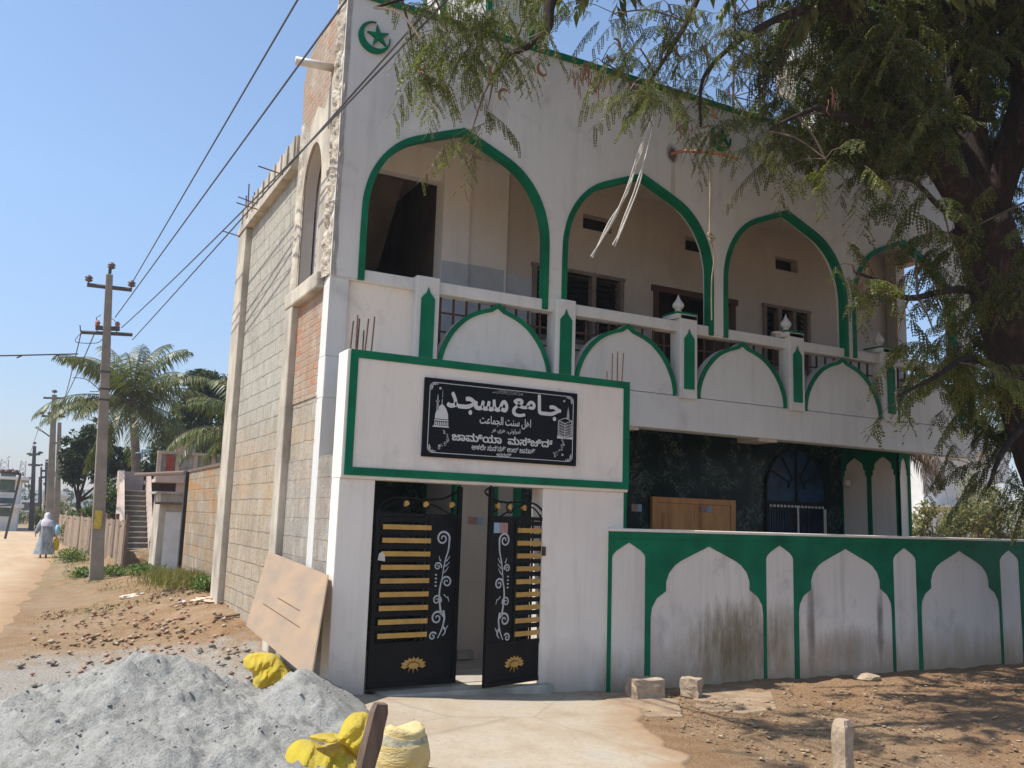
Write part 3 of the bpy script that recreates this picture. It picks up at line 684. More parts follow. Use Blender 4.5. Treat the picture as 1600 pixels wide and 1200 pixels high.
l1, fn1, W1, um1 = gate_leaf((2.855, 8.09), (3.775, 8.16), False, 'left leaf, almost closed')
l2, fn2, W2, um2 = gate_leaf((4.665, 8.035), (3.905, 7.80), True, 'right leaf swung open towards the street', .52)
MB().box(4.622, 4.655, 7.975, 8.0, 1.34, 1.43).build('hinge', MT['iron'], gate)
# stickers (printed slips with dark red and blue halves; no readable text in the photograph)
MT['stk_r'] = simple('printed_slip_red', (.22, .07, .07), .6, .9, 55, 0, c2=(.32, .28, .26)); MT['stk_b'] = simple('printed_slip_blue', (.15, .28, .40), .6, .5, 60, 0, c2=(.30, .40, .46))
def sticker(u0, u1, z0, z1, fn, a0, a1, label):
    s = MB(); um_ = u0+(u1-u0)*.62
    s.plate([(u0, z0), (um_, z0), (um_, z1), (u0, z1)], [], a0, a1, fn); s.cur = 1; s.plate([(um_, z0), (u1, z0), (u1, z1), (um_, z1)], [], a0, a1, fn)
    tag(s.build('sticker', [MT['stk_r'], MT['stk_b']], None), label, 'sticker')
id_ = lambda u, a, w: (u, a, w)
sticker(-.04+W2-.21, W2-.06, 1.56, 1.66, fn2, .0115, .014, 'small red and blue printed sticker on the open gate leaf')
p = H(731, 819, 1, 9.6); q = H(755, 808, 1, 9.6); sticker(p.x, q.x, p.z, q.z, id_, 9.594, 9.599, 'small red and blue sticker on the white wall seen between the gate leaves')
p = H(987, 799, 1, YM-.01); q = H(1003, 788, 1, YM-.01); sticker(p.x, q.x, p.z, q.z, id_, YM-.008, YM-.002, 'small red and blue sticker on dark marble left of the timber door')
p = H(1095, 800, 1, YM-.07); q = H(1112, 791, 1, YM-.07); sticker(p.x, q.x, p.z, q.z, id_, YM-.072, YM-.068, 'small dark sticker on the top of the timber door')
# scrap of paper caught in the left leaf
tag(MB().plate([(.03, 1.28), (.105, 1.27), (.10, 1.33), (.07, 1.36), (.04, 1.34)], [], .033, .036, fn1).build('paper_scrap', MT['pvc'], None), 'crumpled pale scrap of paper wedged in the left gate leaf', 'paper')
# ---------------------------------------------------------------- sign board
p0, p1 = gx(657, 714), gx(898, 616); sx0, sx1 = p0.x-.01, p1.x+.0
sz0, sz1 = (gx(657, 714).z+gx(896, 728).z)/2, (gx(661, 590).z+gx(898, 616).z)/2
SY = YG-.03
sign = thing('mosque_sign', 'black stone name board with white Arabic and Kannada lettering on the gate header', 'sign', ((sx0+sx1)/2, SY, sz0))
MT['granite'] = simple('polished_black_granite', (.006, .007, .010), .35, .3, 60, 0, spec=.12); MT['engr'] = simple('white_engraving', (.62, .61, .58), .7, .06, 30, 0)
MT['engr2'] = simple('grey_engraving', (.36, .36, .34), .7, .3, 60, 0)
MB().box(sx0, sx1, SY-.028, SY+.002, sz0, sz1).build('board', MT['granite'], sign, bevel=.004)
SW, SH = sx1-sx0, sz1-sz0
def sxy(u, v): return sx0+u*SW, sz1-v*SH          # u,v in 0..1 from the top left of the board
def inside(p, L):
    c = False; n = len(L)
    for i in range(n):
        (x1, y1), (x2, y2) = L[i], L[(i+1) % n]
        if (y1 > p[1]) != (y2 > p[1]) and p[0] < (x2-x1)*(p[1]-y1)/(y2-y1)+x1: c = not c
    return c
def area(L): return sum(L[i][0]*L[(i+1) % len(L)][1]-L[(i+1) % len(L)][0]*L[i][1] for i in range(len(L)))/2
def grow(L, d):
    n = len(L); out = []
    for i in range(n):
        a, p, b_ = L[i-1], L[i], L[(i+1) % n]; n1 = (a[1]-p[1], p[0]-a[0]); n2 = (p[1]-b_[1], b_[0]-p[0])
        l1, l2 = math.hypot(*n1) or 1, math.hypot(*n2) or 1; v = (n1[0]/l1+n2[0]/l2, n1[1]/l1+n2[1]/l2); l = max(.6, math.hypot(*v)); out.append((p[0]+v[0]/l*d, p[1]+v[1]/l*d))
    return out
def text(body, u0, u1, v0, v1, name, mat, offset=0.):
    """engraved line: every outline of the lettering is filled on its own, so joined letters do not cancel"""
    c = bpy.data.curves.new(name, 'FONT'); c.body = body; c.size = 1; c.resolution_u = 3
    o = bpy.data.objects.new(name, c); COL.objects.link(o); bpy.context.view_layer.update()
    cc = o.to_curve(bpy.context.evaluated_depsgraph_get(), apply_modifiers=False); loops = []
    for sp in cc.splines:
        bp = sp.bezier_points; L = []
        if len(bp) < 3: continue
        for i in range(len(bp)):
            p0, p1 = bp[i], bp[(i+1) % len(bp)]
            for k in range(4):
                t = k/4; q = (1-t)**3*p0.co+3*(1-t)**2*t*p0.handle_right+3*(1-t)*t*t*p1.handle_left+t**3*p1.co
                if not L or math.dist(L[-1], (q.x, q.y)) > 1e-4: L.append((q.x, q.y))
        if len(L) > 2 and abs(area(L)) > 1e-5: loops.append(L)
    o.to_curve_clear(); bpy.data.objects.remove(o)
    big_ = max(loops, key=lambda L: abs(area(L))); sg = 1 if area(big_) > 0 else -1
    outs = [L for L in loops if area(L)*sg > 0]; hol = [L for L in loops if area(L)*sg < 0]
    if offset: outs = [grow(L, -offset*sg) for L in outs]; hol = [grow(L, -offset*sg) for L in hol]
    hol = [h for h in hol if area(h)*sg < -1e-4]
    xs_ = [p[0] for L in outs for p in L]; ys_ = [p[1] for L in outs for p in L]; a0, a1, b0, b1 = min(xs_), max(xs_), min(ys_), max(ys_)
    xa, zb = sxy(u0, v1); xb, zt_ = sxy(u1, v0); m_ = MB()
    used = set()
    for k, L in enumerate(outs):
        hh = []
        for i, h in enumerate(hol):
            if i not in used and inside(h[0], L): hh.append(h); used.add(i)
        y = SY-.0302-.00025*(k % 12); f = lambda p: (xa+(p[0]-a0)/(a1-a0)*(xb-xa), zb+(p[1]-b0)/(b1-b0)*(zt_-zb))
        m_.plate([f(p) for p in L], [[f(p) for p in h] for h in hh], y, y+.002)
    return m_.build(name, mat, sign)
E_ = MT['engr']
text('\uFEAA\u0640\uFEA0\uFEB4\uFEE3', .135, .525, .15, .43, 'arabic_title', E_, .030)
text('\uFECA\uFEE3', .552, .708, .15, .40, 'arabic_title', E_, .030)
text('\uFE8E\u0640\uFE9F', .722, .885, .07, .41, 'arabic_title', E_, .030)
text('\uFE96\uFECB\uFE8E\uFEE4\uFEA0\uFEDF\uFE8D \uFE96\uFEE8\uFEB3 \uFEDE\uFEEB\uFE8D', .345, .68, .42, .56, 'arabic_line', E_, .012)
text('\uFEAE\uFBAC \uFBFC\uFEAE\uFBAC \u060C\uFBFD\uFE97\uFEED\uFE8D\uFEAE\uFEE3\uFE8D', .425, .61, .565, .64, 'arabic_line', E_, .01)
text('\uFDFD', .42, .62, .062, .12, 'calligraphy_line', MT['engr2'], 0)
text('ಜಾಮಿಯಾ', .175, .49, .665, .775, 'kannada_title', E_, .025)
text('ಮಸ್\u200cಜಿದ್', .53, .83, .665, .775, 'kannada_title', E_, .025)
text('ಅಹಲೇ ಸುನ್ನತ್ ಉಲ್ ಜಮಾತ್', .30, .715, .80, .875, 'kannada_line', E_, .015)
text('ಅಮರಾವತಿ', .46, .555, .888, .94, 'kannada_line', E_, .012)
def smb(name, mat=None):
    m_ = MB(); return m_, (lambda: m_.build(name, mat or E_, sign))
sy0, sy1 = SY-.0315, SY-.0278
def line(m_, pts, w=.006):
    P = [sxy(*p) for p in pts]
    for a, b in zip(P, P[1:]):
        dx, dz = b[0]-a[0], b[1]-a[1]; l = math.hypot(dx, dz); nx, nz = -dz/l*w/2, dx/l*w/2
        m_.plate([(a[0]-nx, a[1]-nz), (b[0]-nx, b[1]-nz), (b[0]+nx, b[1]+nz), (a[0]+nx, a[1]+nz)], [], sy0, sy1)
m_, fin_ = smb('border_line'); r_ = .03
bl = []
for cu, cv, a0 in ((.03+r_, .055+2*r_, 180), (.97-r_, .055+2*r_, 270), (.97-r_, .945-2*r_, 0), (.03+r_, .945-2*r_, 90)):
    for k in range(5): a = math.radians(a0+90*k/4); bl.append((cu+r_*math.cos(a), cv+2*r_*math.sin(a)))
line(m_, bl+[bl[0]], .006); fin_()
m_, fin_ = smb('corner_ornaments')
for cu, cv, su, sv in ((.03, .055, 1, 1), (.97, .055, -1, 1), (.97, .945, -1, -1), (.03, .945, 1, -1)):
    for (du, dv, rr) in ((.012, .03, .013), (.03, .02, .010), (.012, .065, .010), (.045, .018, .006), (.010, .09, .006)):
        x, z = sxy(cu+su*du, cv+sv*dv)
        o_ = [(x+rr*1.2*math.cos(t), z+rr*1.2*math.sin(t)) for t in [2*PI*k/9 for k in range(9)]]; i_ = [(x+rr*.55*math.cos(t), z+rr*.55*math.sin(t)) for t in [2*PI*k/9 for k in range(9)]]
        m_.plate(o_, [i_], sy0, sy1)
fin_()
m_, fin_ = smb('dome_picture')
def poly(m_, pts): m_.plate([sxy(*p) for p in pts], [], sy0, sy1)
poly(m_, [(.055, .62), (.155, .62), (.150, .60), (.06, .60)])
for k in range(8): poly(m_, [(.066+k*.011, .595), (.072+k*.011, .595), (.072+k*.011, .56), (.069+k*.011, .545), (.066+k*.011, .56)])
poly(m_, [(.063, .54), (.15, .54), (.149, .525), (.064, .525)])
poly(m_, [(.067, .515), (.147, .515), (.145, .45), (.135, .39), (.12, .345), (.107, .325), (.094, .345), (.079, .39), (.069, .45)])
line(m_, [(.107, .33), (.107, .26)], .005); fin_()
m_, fin_ = smb('minaret_picture', MT['engr2'])
for (u, v0, v1, w) in ((.08, .20, .40, .007), (.108, .13, .24, .002)):
    poly(m_, [(u-w, v1), (u+w, v1), (u+w*.6, v0+.05), (u, v0), (u-w*.6, v0+.05)])
poly(m_, [(.068, .30), (.092, .30), (.092, .285), (.068, .285)]); poly(m_, [(.925, .36), (.945, .36), (.941, .27), (.935, .20), (.929, .27)]); fin_()
m_, fin_ = smb('cube_shrine_picture')
c3 = [(.868, .40), (.915, .355), (.962, .39), (.962, .58), (.915, .625), (.868, .59)]
line(m_, c3+[c3[0]], .006); line(m_, [(.868, .40), (.915, .43), (.962, .39)], .006); line(m_, [(.915, .43), (.915, .62)], .006)
for v in (.44, .48, .515, .55, .58):
    line(m_, [(.87, v), (.913, v+.03)], .004); line(m_, [(.917, v+.03), (.96, v-.005)], .004)
for k in range(4): line(m_, [(.878+.01*k, .42), (.878+.01*k, .59)], .002); line(m_, [(.924+.01*k, .43), (.924+.01*k, .60)], .002)
poly(m_, [(.862, .64), (.968, .64), (.968, .60), (.915, .632), (.862, .60)]); fin_()
m_, fin_ = smb('flower_sprays', MT['engr2']); rs = random.Random(3)
for cu in (.125, .885):
    for k in range(26):
        t = k/25; u = cu+(.028*math.sin(t*4+cu)+rs.uniform(-.014, .014))*(.4+t); v = .66+.23*t; r = rs.uniform(.004, .011)
        x, z = sxy(u, v); m_.plate([(x+r*math.cos(a)*(1+.4*math.cos(2*a+k)), z+r*math.sin(a)) for a in [2*PI*q/7 for q in range(7)]], [], sy0, sy1)
fin_()
m_ = MB()
for u, v in ((.092, .125), (.905, .125), (.10, .855), (.90, .86)):
    x, z = sxy(u, v); m_.tube([(x, SY-.036, z), (x, SY-.026, z)], .012, 8)
m_.build('fixing_bolts', MT['silver'], sign)
# ---------------------------------------------------------------- compound wall
YW = 7.97; wx0 = 5.415; PER = 2.175; c1 = 6.78
cw = thing('compound_wall', 'low white compound wall with green painted arcade of cusped arches', 'wall', (wx0, YW, -.1))
WT = 1.625
MB().box(wx0, 17.0, YW, YW+.18, -.4, WT-.02).build('wall_body', MT['wallwhite'], cw)
MB().box(wx0-.0, 17.02, YW-.035, YW+.2, WT-.02, WT+.012).build('coping', MT['gatewhite'], cw, bevel=.008)
bigh = [(.81, -.3), (.81, .70), (.795, .80), (.73, .90), (.62, .965), (.605, .975), (.605, 1.07), (.565, 1.17), (.48, 1.255), (.40, 1.30), (.22, 1.375), (.08, 1.43)]
def big(c):
    return [(c+x, z) for x, z in bigh]+[(c, 1.465)]+[(c-x, z) for x, z in reversed(bigh)]
def small(c):
    h = [(.22, -.3), (.22, 1.33), (.205, 1.365), (.16, 1.405), (.07, 1.455)]
    return [(c+x, z) for x, z in h]+[(c, 1.49)]+[(c-x, z) for x, z in reversed(h)]
out = [(wx0, -.3), (wx0, WT-.021), (16.98, WT-.021), (16.98, -.3)]
g = MB()
segs = []; k = 0
while True:
    cs, cb2 = 5.68+PER*k, c1+PER*k
    if cs > 16.6: break
    segs.append(('s', cs)); 
    if cb2+.85 < 16.98: segs.append(('b', cb2))
    k += 1
pts = [(wx0, -.31), (wx0, WT-.022), (16.98, WT-.022), (16.98, -.31)]
for ty, c in reversed(segs): pts += (small(c) if ty == 's' else big(c))
pts = [(x, max(z, -.31)) for x, z in pts]
g.plate(pts, [], YW-.012, YW-.0005); g.build('green_arcade', MT['green'], cw)
# a narrow raised rim like the moulded edge of the green field
rim = MB()
MB().box(wx0, 16.98, YW-.022, YW-.012, 1.535, WT-.021).build('green_moulding', MT['green'], cw)
rb = MB()
for x in (11.55, 11.68, 11.80, 11.87): rb.tube([(x, YW+.1, WT), (x+.01, YW+.1, WT+.10+.03*math.sin(x*40))], .008, 5)
rb.build('rebar_stub', MT['rebar'], cw)
# ---------------------------------------------------------------- ground, lane, apron, sand heap, loose things
def mk_ground():
    m, nt, b = newmat('dry_earth'); n = N(nt); P = n.pos(); z = n.sep()
    big = n.noise(P, .55, 6, .62); mid = n.noise(P, 3.5, 6, .68); fine = n.noise(P, 32, 5, .7)
    col = n.ramp(mid, [(.25, (.23, .13, .066)), (.5, (.34, .21, .11)), (.75, (.44, .30, .18))])
    col = n.mix(n.ramp(big, [(.4, 0), (.65, .6)]), col, (.42, .32, .21))
    # pale crusher dust spread on the lane side beyond the heap
    dx = n.math('DIVIDE', n.math('SUBTRACT', z[0], .9), 2.1); dy = n.math('DIVIDE', n.math('SUBTRACT', z[1], 9.3), 2.6)
    d = n.math('ADD', n.math('ADD', n.math('MULTIPLY', dx, dx), n.math('MULTIPLY', dy, dy)), n.math('MULTIPLY', n.math('SUBTRACT', mid, .5), 3.0))
    col = n.mix(n.ramp(d, [(.35, .85), (1.0, 0)]), col, (.43, .41, .37))
    # dry leaf litter and darker soil on the right under the tree
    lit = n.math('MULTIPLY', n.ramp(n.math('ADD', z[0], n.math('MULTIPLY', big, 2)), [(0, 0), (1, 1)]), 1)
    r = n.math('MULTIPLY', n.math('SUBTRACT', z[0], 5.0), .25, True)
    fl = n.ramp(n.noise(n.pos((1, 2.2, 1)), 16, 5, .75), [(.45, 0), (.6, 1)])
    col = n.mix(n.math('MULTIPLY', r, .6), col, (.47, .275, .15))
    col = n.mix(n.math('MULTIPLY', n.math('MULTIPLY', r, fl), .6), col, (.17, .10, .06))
    # thin dry grass far off
    far = n.math('MULTIPLY', n.math('SUBTRACT', z[1], 15), .1, True)
    col = n.mix(n.math('MULTIPLY', far, n.ramp(n.noise(P, 1.1, 5, .7), [(.48, 0), (.62, .75)])), col, (.19, .20, .09))
    col = n.mix(n.ramp(fine, [(.33, .4), (.5, 0)]), col, (.20, .13, .085))
    col = n.mix(n.ramp(n.noise(P, 75, 2, .5), [(.66, 0), (.72, .8)]), col, (.62, .56, .48))
    n.L.new(col, b.inputs['Base Color']); b.inputs['Roughness'].default_value = .95; b.inputs['Specular IOR Level'].default_value = .15
    n.bump(b, n.math('ADD', n.math('MULTIPLY', mid, .6), n.math('MULTIPLY', fine, .8)), 1.0, .06); return m
MT['earth'] = mk_ground()
def mk_road():
    m, nt, b = newmat('sandy_lane'); n = N(nt); P = n.pos()
    big = n.noise(n.pos((1.6, .35, 1)), .8, 5, .6); mid = n.noise(P, 4, 6, .6)
    col = n.ramp(big, [(.3, (.42, .295, .18)), (.55, (.49, .365, .235)), (.75, (.52, .42, .295))])
    col = n.mix(n.ramp(mid, [(.35, .35), (.6, 0)]), col, (.46, .31, .19))
    col = n.mix(n.ramp(n.noise(P, 40, 4, .7), [(.35, .35), (.5, 0)]), col, (.36, .26, .18))
    at_ = n.n('ShaderNodeAttribute'); at_.attribute_name = 'edge'; ef = n.math('ADD', at_.outputs['Fac'], n.math('MULTIPLY', n.math('SUBTRACT', n.noise(P, 2.2, 6, .7), .5), 1.1))
    col = n.mix(n.ramp(ef, [(.20, 1), (.95, 0)]), col, (.36, .235, .135))
    n.L.new(col, b.inputs['Base Color']); b.inputs['Roughness'].default_value = .93; b.inputs['Specular IOR Level'].default_value = .15
    n.bump(b, n.math('ADD', mid, n.noise(P, 50, 4, .7)), .5, .02); return m
MT['road'] = mk_road()
def mk_apron():
    m, nt, b = newmat('dusty_cement_apron'); n = N(nt); P = n.pos()
    mid = n.noise(P, 1.7, 6, .65)
    col = n.ramp(mid, [(.3, (.35, .275, .195)), (.55, (.43, .36, .27)), (.75, (.40, .365, .31))])
    vo = n.n('ShaderNodeTexVoronoi'); vo.feature = 'DISTANCE_TO_EDGE'; vo.inputs['Scale'].default_value = .45
    mp = n.mix(.12, n.pos(), n.n('ShaderNodeTexNoise').outputs[1]); n.L.new(mp, vo.inputs['Vector'])
    crack = n.ramp(vo.outputs[0], [(.0, 1), (.006, 0)])
    col = n.mix(n.math('MULTIPLY', crack, .4), col, (.2, .16, .12))
    col = n.mix(n.ramp(n.noise(P, 22, 5, .7), [(.33, .5), (.5, 0)]), col, (.30, .23, .17))
    at_ = n.n('ShaderNodeAttribute'); at_.attribute_name = 'edge'; ef = n.math('ADD', at_.outputs['Fac'], n.math('MULTIPLY', n.math('SUBTRACT', n.noise(P, 4, 7, .75), .5), 1.6))
    col = n.mix(n.ramp(ef, [(.05, .95), (.85, 0)]), col, (.33, .215, .125))
    n.L.new(col, b.inputs['Base Color']); b.inputs['Roughness'].default_value = .9; b.inputs['Specular IOR Level'].default_value = .2
    n.bump(b, n.math('ADD', mid, n.math('MULTIPLY', n.noise(P, 60, 4, .7), .5)), .5, .015); return m
MT['apron'] = mk_apron()
def axis(marks):
    out = []
    for (a, b, s) in marks: out += list(np.arange(a, b, s))
    return out+[marks[-1][1]]
xs = axis([(-600, -60, 60), (-60, -12, 6), (-12, -2, .4), (-2, 9, .06), (9, 18, .15), (18, 40, 2), (40, 100, 12), (100, 700, 100)])
ys = axis([(-60, -4, 7), (-4, 3, .5), (3, 12, .06), (12, 22, .12), (22, 45, .5), (45, 120, 5), (120, 900, 60)])
RXE = [(-5, .9), (3, .7), (6, .2), (8.7, -.15), (13, -.05), (17, .2), (23, .5), (32, .95), (45, 1.6), (70, .5), (90, -8)]
def road_edge(y): return interp(y, RXE)+.18*fbm(y*.6, 3, 0, 3, 1)
V = np.zeros((len(ys), len(xs), 3))
for j, y in enumerate(ys):
    for i, x in enumerate(xs):
        z = gh(x, y)
        if 3 <= y < 45 and -12 < x < 18:
            k = .5 if x < road_edge(y) else 1
            if x > .3 and 9 < y < 15 and x < 3: k = 2.0
            if y < 8.3 and 2.3 < x < 5.2: k = .25
            z += k*.018*fbm(x, y, 0, 3, 2.2)+k*.012*fbm(x, y, 5, 3, 9)
            if x > 5.6: z += .035*sst(y, 7.0, 7.9)*(1+fbm(x, y, 2, 3, 3))*sst(x, 5.6, 7)*(y < 8.3)
        V[j, i] = (x, y, z)
nx_, ny_ = len(xs), len(ys)
idx = np.arange(nx_*ny_).reshape(ny_, nx_)
F = np.stack([idx[:-1, :-1], idx[:-1, 1:], idx[1:, 1:], idx[1:, :-1]], -1).reshape(-1, 4)
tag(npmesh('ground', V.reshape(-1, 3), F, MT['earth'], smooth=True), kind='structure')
def sheet(name, rows, mat, lift, nx=30):
    """rows: list of (y, xl, xr)"""
    vs = []; 
    for y, a, b in rows:
        for i in range(nx+1):
            t = i/nx; x = a+(b-a)*(1-(1-t)**1.8); e = min(1, (b-x)/.5)
            vs.append((x, y, gh(x, y)+lift*e+(.006*fbm(x, y, 0, 3, 2.2) if y < 45 else 0)-.02*(1-e)))
    n = nx+1; fs = [(r*n+i, r*n+i+1, (r+1)*n+i+1, (r+1)*n+i) for r in range(len(rows)-1) for i in range(nx)]
    o = tag(npmesh(name, np.array(vs), np.array(fs), mat, smooth=True), kind='structure'); at = o.data.attributes.new('edge', 'FLOAT', 'POINT')
    at.data.foreach_set('value', [min(1, (r[2]-v[0])/1.1) for r, v in zip([q for q in rows for _ in range(n)], vs)]); return o
rows = []; y = -6.0
while y < 88: rows.append((y, -14, road_edge(y))); y += .12 if y < 30 else .6
sheet('road', rows, MT['road'], .030, 60)
# cement apron in front of the gate (edge seen in the photograph)
ar = []
y = 2.0
while y < 8.0:
    ar.append((y, 2.2+.1*fbm(y, 1, 0, 3, 1), interp(y, [(2, 3.2), (4.6, 4.1), (5.6, 4.45), (6.6, 4.85), (7.2, 5.35), (7.6, 5.5), (8, 5.5)])+.16*fbm(y, 9, 0, 6, 1.8))); y += .06
vs = []; n = 61
for y, a, b in ar:
    for i in range(n):
        x = a+(b-a)*i/(n-1); t = i/(n-1); vs.append((x, y, gh(x, y)+.024+.006*fbm(x, y, 3, 3, 1.2)-.05*max(0, (t-.985)/.015)-.03*max(0, (.02-t)/.02)))
fs = [(r*n+i, r*n+i+1, (r+1)*n+i+1, (r+1)*n+i) for r in range(len(ar)-1) for i in range(n-1)]
ap = tag(npmesh('cement_apron', np.array(vs), np.array(fs), MT['apron'], smooth=False), kind='structure'); at = ap.data.attributes.new('edge', 'FLOAT', 'POINT'); at.data.foreach_set('value', [min(1, min((r[2]-v[0])/.7, (v[0]-r[1])/.3)) for r, v in zip([q for q in ar for _ in range(n)], vs)])
MT['dirtslab'] = simple('dirty_broken_cement', (.30, .215, .14), .9, .3, 5, .6, 30, c2=(.21, .145, .09))
# broken slabs beside the stones
for k, (pts, h, lab) in enumerate([([(937, 1090), (1000, 1082), (1060, 1100), (1068, 1122), (1000, 1120), (960, 1108)], .05, 'flat broken cement slab under the larger stone block'),
                       ([(1080, 1084), (1165, 1068), (1200, 1090), (1130, 1115), (1090, 1108)], .04, 'cracked thin cement slab right of the stone blocks by the compound wall'),
                       ([(1130, 1093), (1205, 1083), (1215, 1108), (1150, 1116)], .03, 'small thin cement slab sunk in the soil')]):
    P = [G(*p) for p in pts]; b = MB(); c = sum(P, Vector())/len(P); lo = [(p.x, p.y, p.z-.05) for p in P]; hi = [(p.x, p.y, c.z+h*.5) for p in P]; q = len(P)
    b.add(lo+hi, [tuple(range(q)), tuple(range(q, 2*q))]+[(i, (i+1) % q, (i+1) % q+q, i+q) for i in range(q)])
    tag(b.build('broken_slab', MT['dirtslab'], None, bevel=.012), lab, 'slab')
# heap of crusher sand
def mk_sand():
    m, nt, b = newmat('grey_crusher_sand'); n = N(nt); P = n.pos(); mid = n.noise(P, 5, 6, .7); fine = n.noise(P, 55, 5, .75)
    col = n.ramp(mid, [(.3, (.335, .32, .29)), (.5, (.46, .445, .405)), (.72, (.58, .56, .515))])
    col = n.mix(n.ramp(fine, [(.36, .6), (.5, 0)]), col, (.21, .205, .19))
    col = n.mix(n.ramp(n.noise(P, 120, 2, .5), [(.62, 0), (.7, .6)]), col, (.62, .62, .6))
    n.L.new(col, b.inputs['Base Color']); b.inputs['Roughness'].default_value = .95; b.inputs['Specular IOR Level'].default_value = .15
    n.bump(b, n.math('ADD', n.math('MULTIPLY', mid, .5), fine), 1.0, .03); return m
MT['sand'] = mk_sand()
def peak(px_, py_, Y): return H(px_, py_, 1, Y)
pk1, pk2 = peak(225, 1040, 7.35), peak(487, 1062, 7.05)
def sandz(x, y):
    def cone(cx, cy, h, rx, ry, p=1.0):
        d = math.hypot((x-cx)/rx, (y-cy)/ry); return h*max(0, 1-d)**p if d < 1 else 0
    z = 0
    L = [(pk1.x, pk1.y, pk1.z*1.17, 1.30, 1.5), (pk1.x-.16, pk1.y+.1, pk1.z*1.05, 1.05, 1.15), (pk1.x-.70, pk1.y-.25, pk1.z*.66, 1.25, 1.6), (pk1.x+.25, pk1.y-.05, pk1.z*1.02, .9, 1.0), (pk2.x, pk2.y, pk2.z*1.14, .82, .95), (pk2.x+.12, pk2.y-.1, pk2.z*1.0, .62, .8),
         (pk1.x+.1, 6.0, .42, 1.9, 1.7), (1.6, 6.0, .30, 1.05, 1.3), (-.4, 5.3, .36, 1.8, 1.4), (1.2, 5.0, .3, 1.5, 1.2)]
    zs = [cone(*l) for l in L]
    s = sum(math.exp(14*v) for v in zs); z = math.log(s/len(zs))/14 if s > 0 else 0
    z = max(z, max(zs)*.95)
    e = sst(z, 0, .12)
    z += e*(.075*fbm(x, y, 0, 5, 2.4)+.040*abs(fbm(x, y, 4, 4, 6))+.016*fbm(x, y, 9, 3, 24))
    z += e*.07*max(0, fbm(x*1.6, y, 2, 3, 3.2)-.12)-e*.05*max(0, fbm(x*1.2+4, y, 8, 3, 2.6)-.15)
    ed = interp(y, [(3, 1.3), (5, 1.95), (6, 2.25), (7.0, 2.55), (7.8, 2.72), (9, 2.6)])+.07*fbm(x, y, 6, 4, 1.8)
    return min(z, (ed-x)*.72) if x < ed else 0
XS = np.arange(-2.7, 3.45, .02); YS = np.arange(3.4, 9.1, .02); V = np.zeros((len(YS), len(XS), 3)); keep = np.zeros((len(YS), len(XS)), bool)
for j, y in enumerate(YS):
    for i, x in enumerate(XS):
        z = sandz(x, y); keep[j, i] = z > .012; V[j, i] = (x, y, gh(x, y)+(z if z > .012 else -.03)+.012)
idx = np.arange(len(XS)*len(YS)).reshape(len(YS), len(XS))
F = np.stack([idx[:-1, :-1], idx[:-1, 1:], idx[1:, 1:], idx[1:, :-1]], -1).reshape(-1, 4)
kk = keep.ravel()[F].any(1); F = F[kk]; used = np.unique(F); remap = -np.ones(V.shape[0]*V.shape[1], int); remap[used] = np.arange(len(used))
tag(npmesh('sand_heap', V.reshape(-1, 3)[used], remap[F], MT['sand'], smooth=True), 'large heap of grey crusher sand with two humps in the foreground', 'sand heap')
def surf(px_, py_):
    """point on sand or ground seen at this photo position"""
    d = R3*((px_-800)/FPX)+D3*((py_-600)/FPX)+F3; t = 3.0
    while t < 40:
        p = EYE+d*t
        if p.z <= gh(p.x, p.y)+max(0, sandz(p.x, p.y)): return p
        t += .02
    return EYE+d*t
# clods and stones
def rock(c, s, seed, flat=.7, sub=2, amp=.25, box=False):
    b = bmesh.new()
    if box: bmesh.ops.create_cube(b, size=1.6); bmesh.ops.subdivide_edges(b, edges=b.edges, cuts=3, use_grid_fill=True)
    else: bmesh.ops.create_icosphere(b, subdivisions=sub, radius=1)
    m_ = MB(); vs = []
    r = random.Random(seed); sx, sy = r.uniform(.7, 1.3), r.uniform(.7, 1.3); an = r.uniform(0, PI)
    for v in b.verts:
        k = 1+amp*noise.noise(v.co*1.3+Vector((seed*3.1, 0, 0)))+amp*.4*noise.noise(v.co*4+Vector((seed, 5, 0)))
        q = v.co*k; x, y = q.x*sx, q.y*sy; vs.append((c[0]+s*(x*math.cos(an)-y*math.sin(an)), c[1]+s*(x*math.sin(an)+y*math.cos(an)), c[2]+s*q.z*flat))
    b.verts.index_update(); fs = [tuple(v.index for v in f.verts) for f in b.faces]; b.free(); m_.add(vs, fs); return m_
rs = random.Random(11)
MT['blockst'] = simple('sandy_stone_block', (.40, .31, .22), .92, .25, 7, .6, 35, c2=(.28, .21, .14))
MT['stone'] = simple('rubble_stone', (.36, .27, .20), .95, .35, 6, .4, 40, c2=(.20, .13, .09)); MT['brickbit'] = simple('broken_brick', (.34, .17, .11), .95, .3, 6, .4, 40)
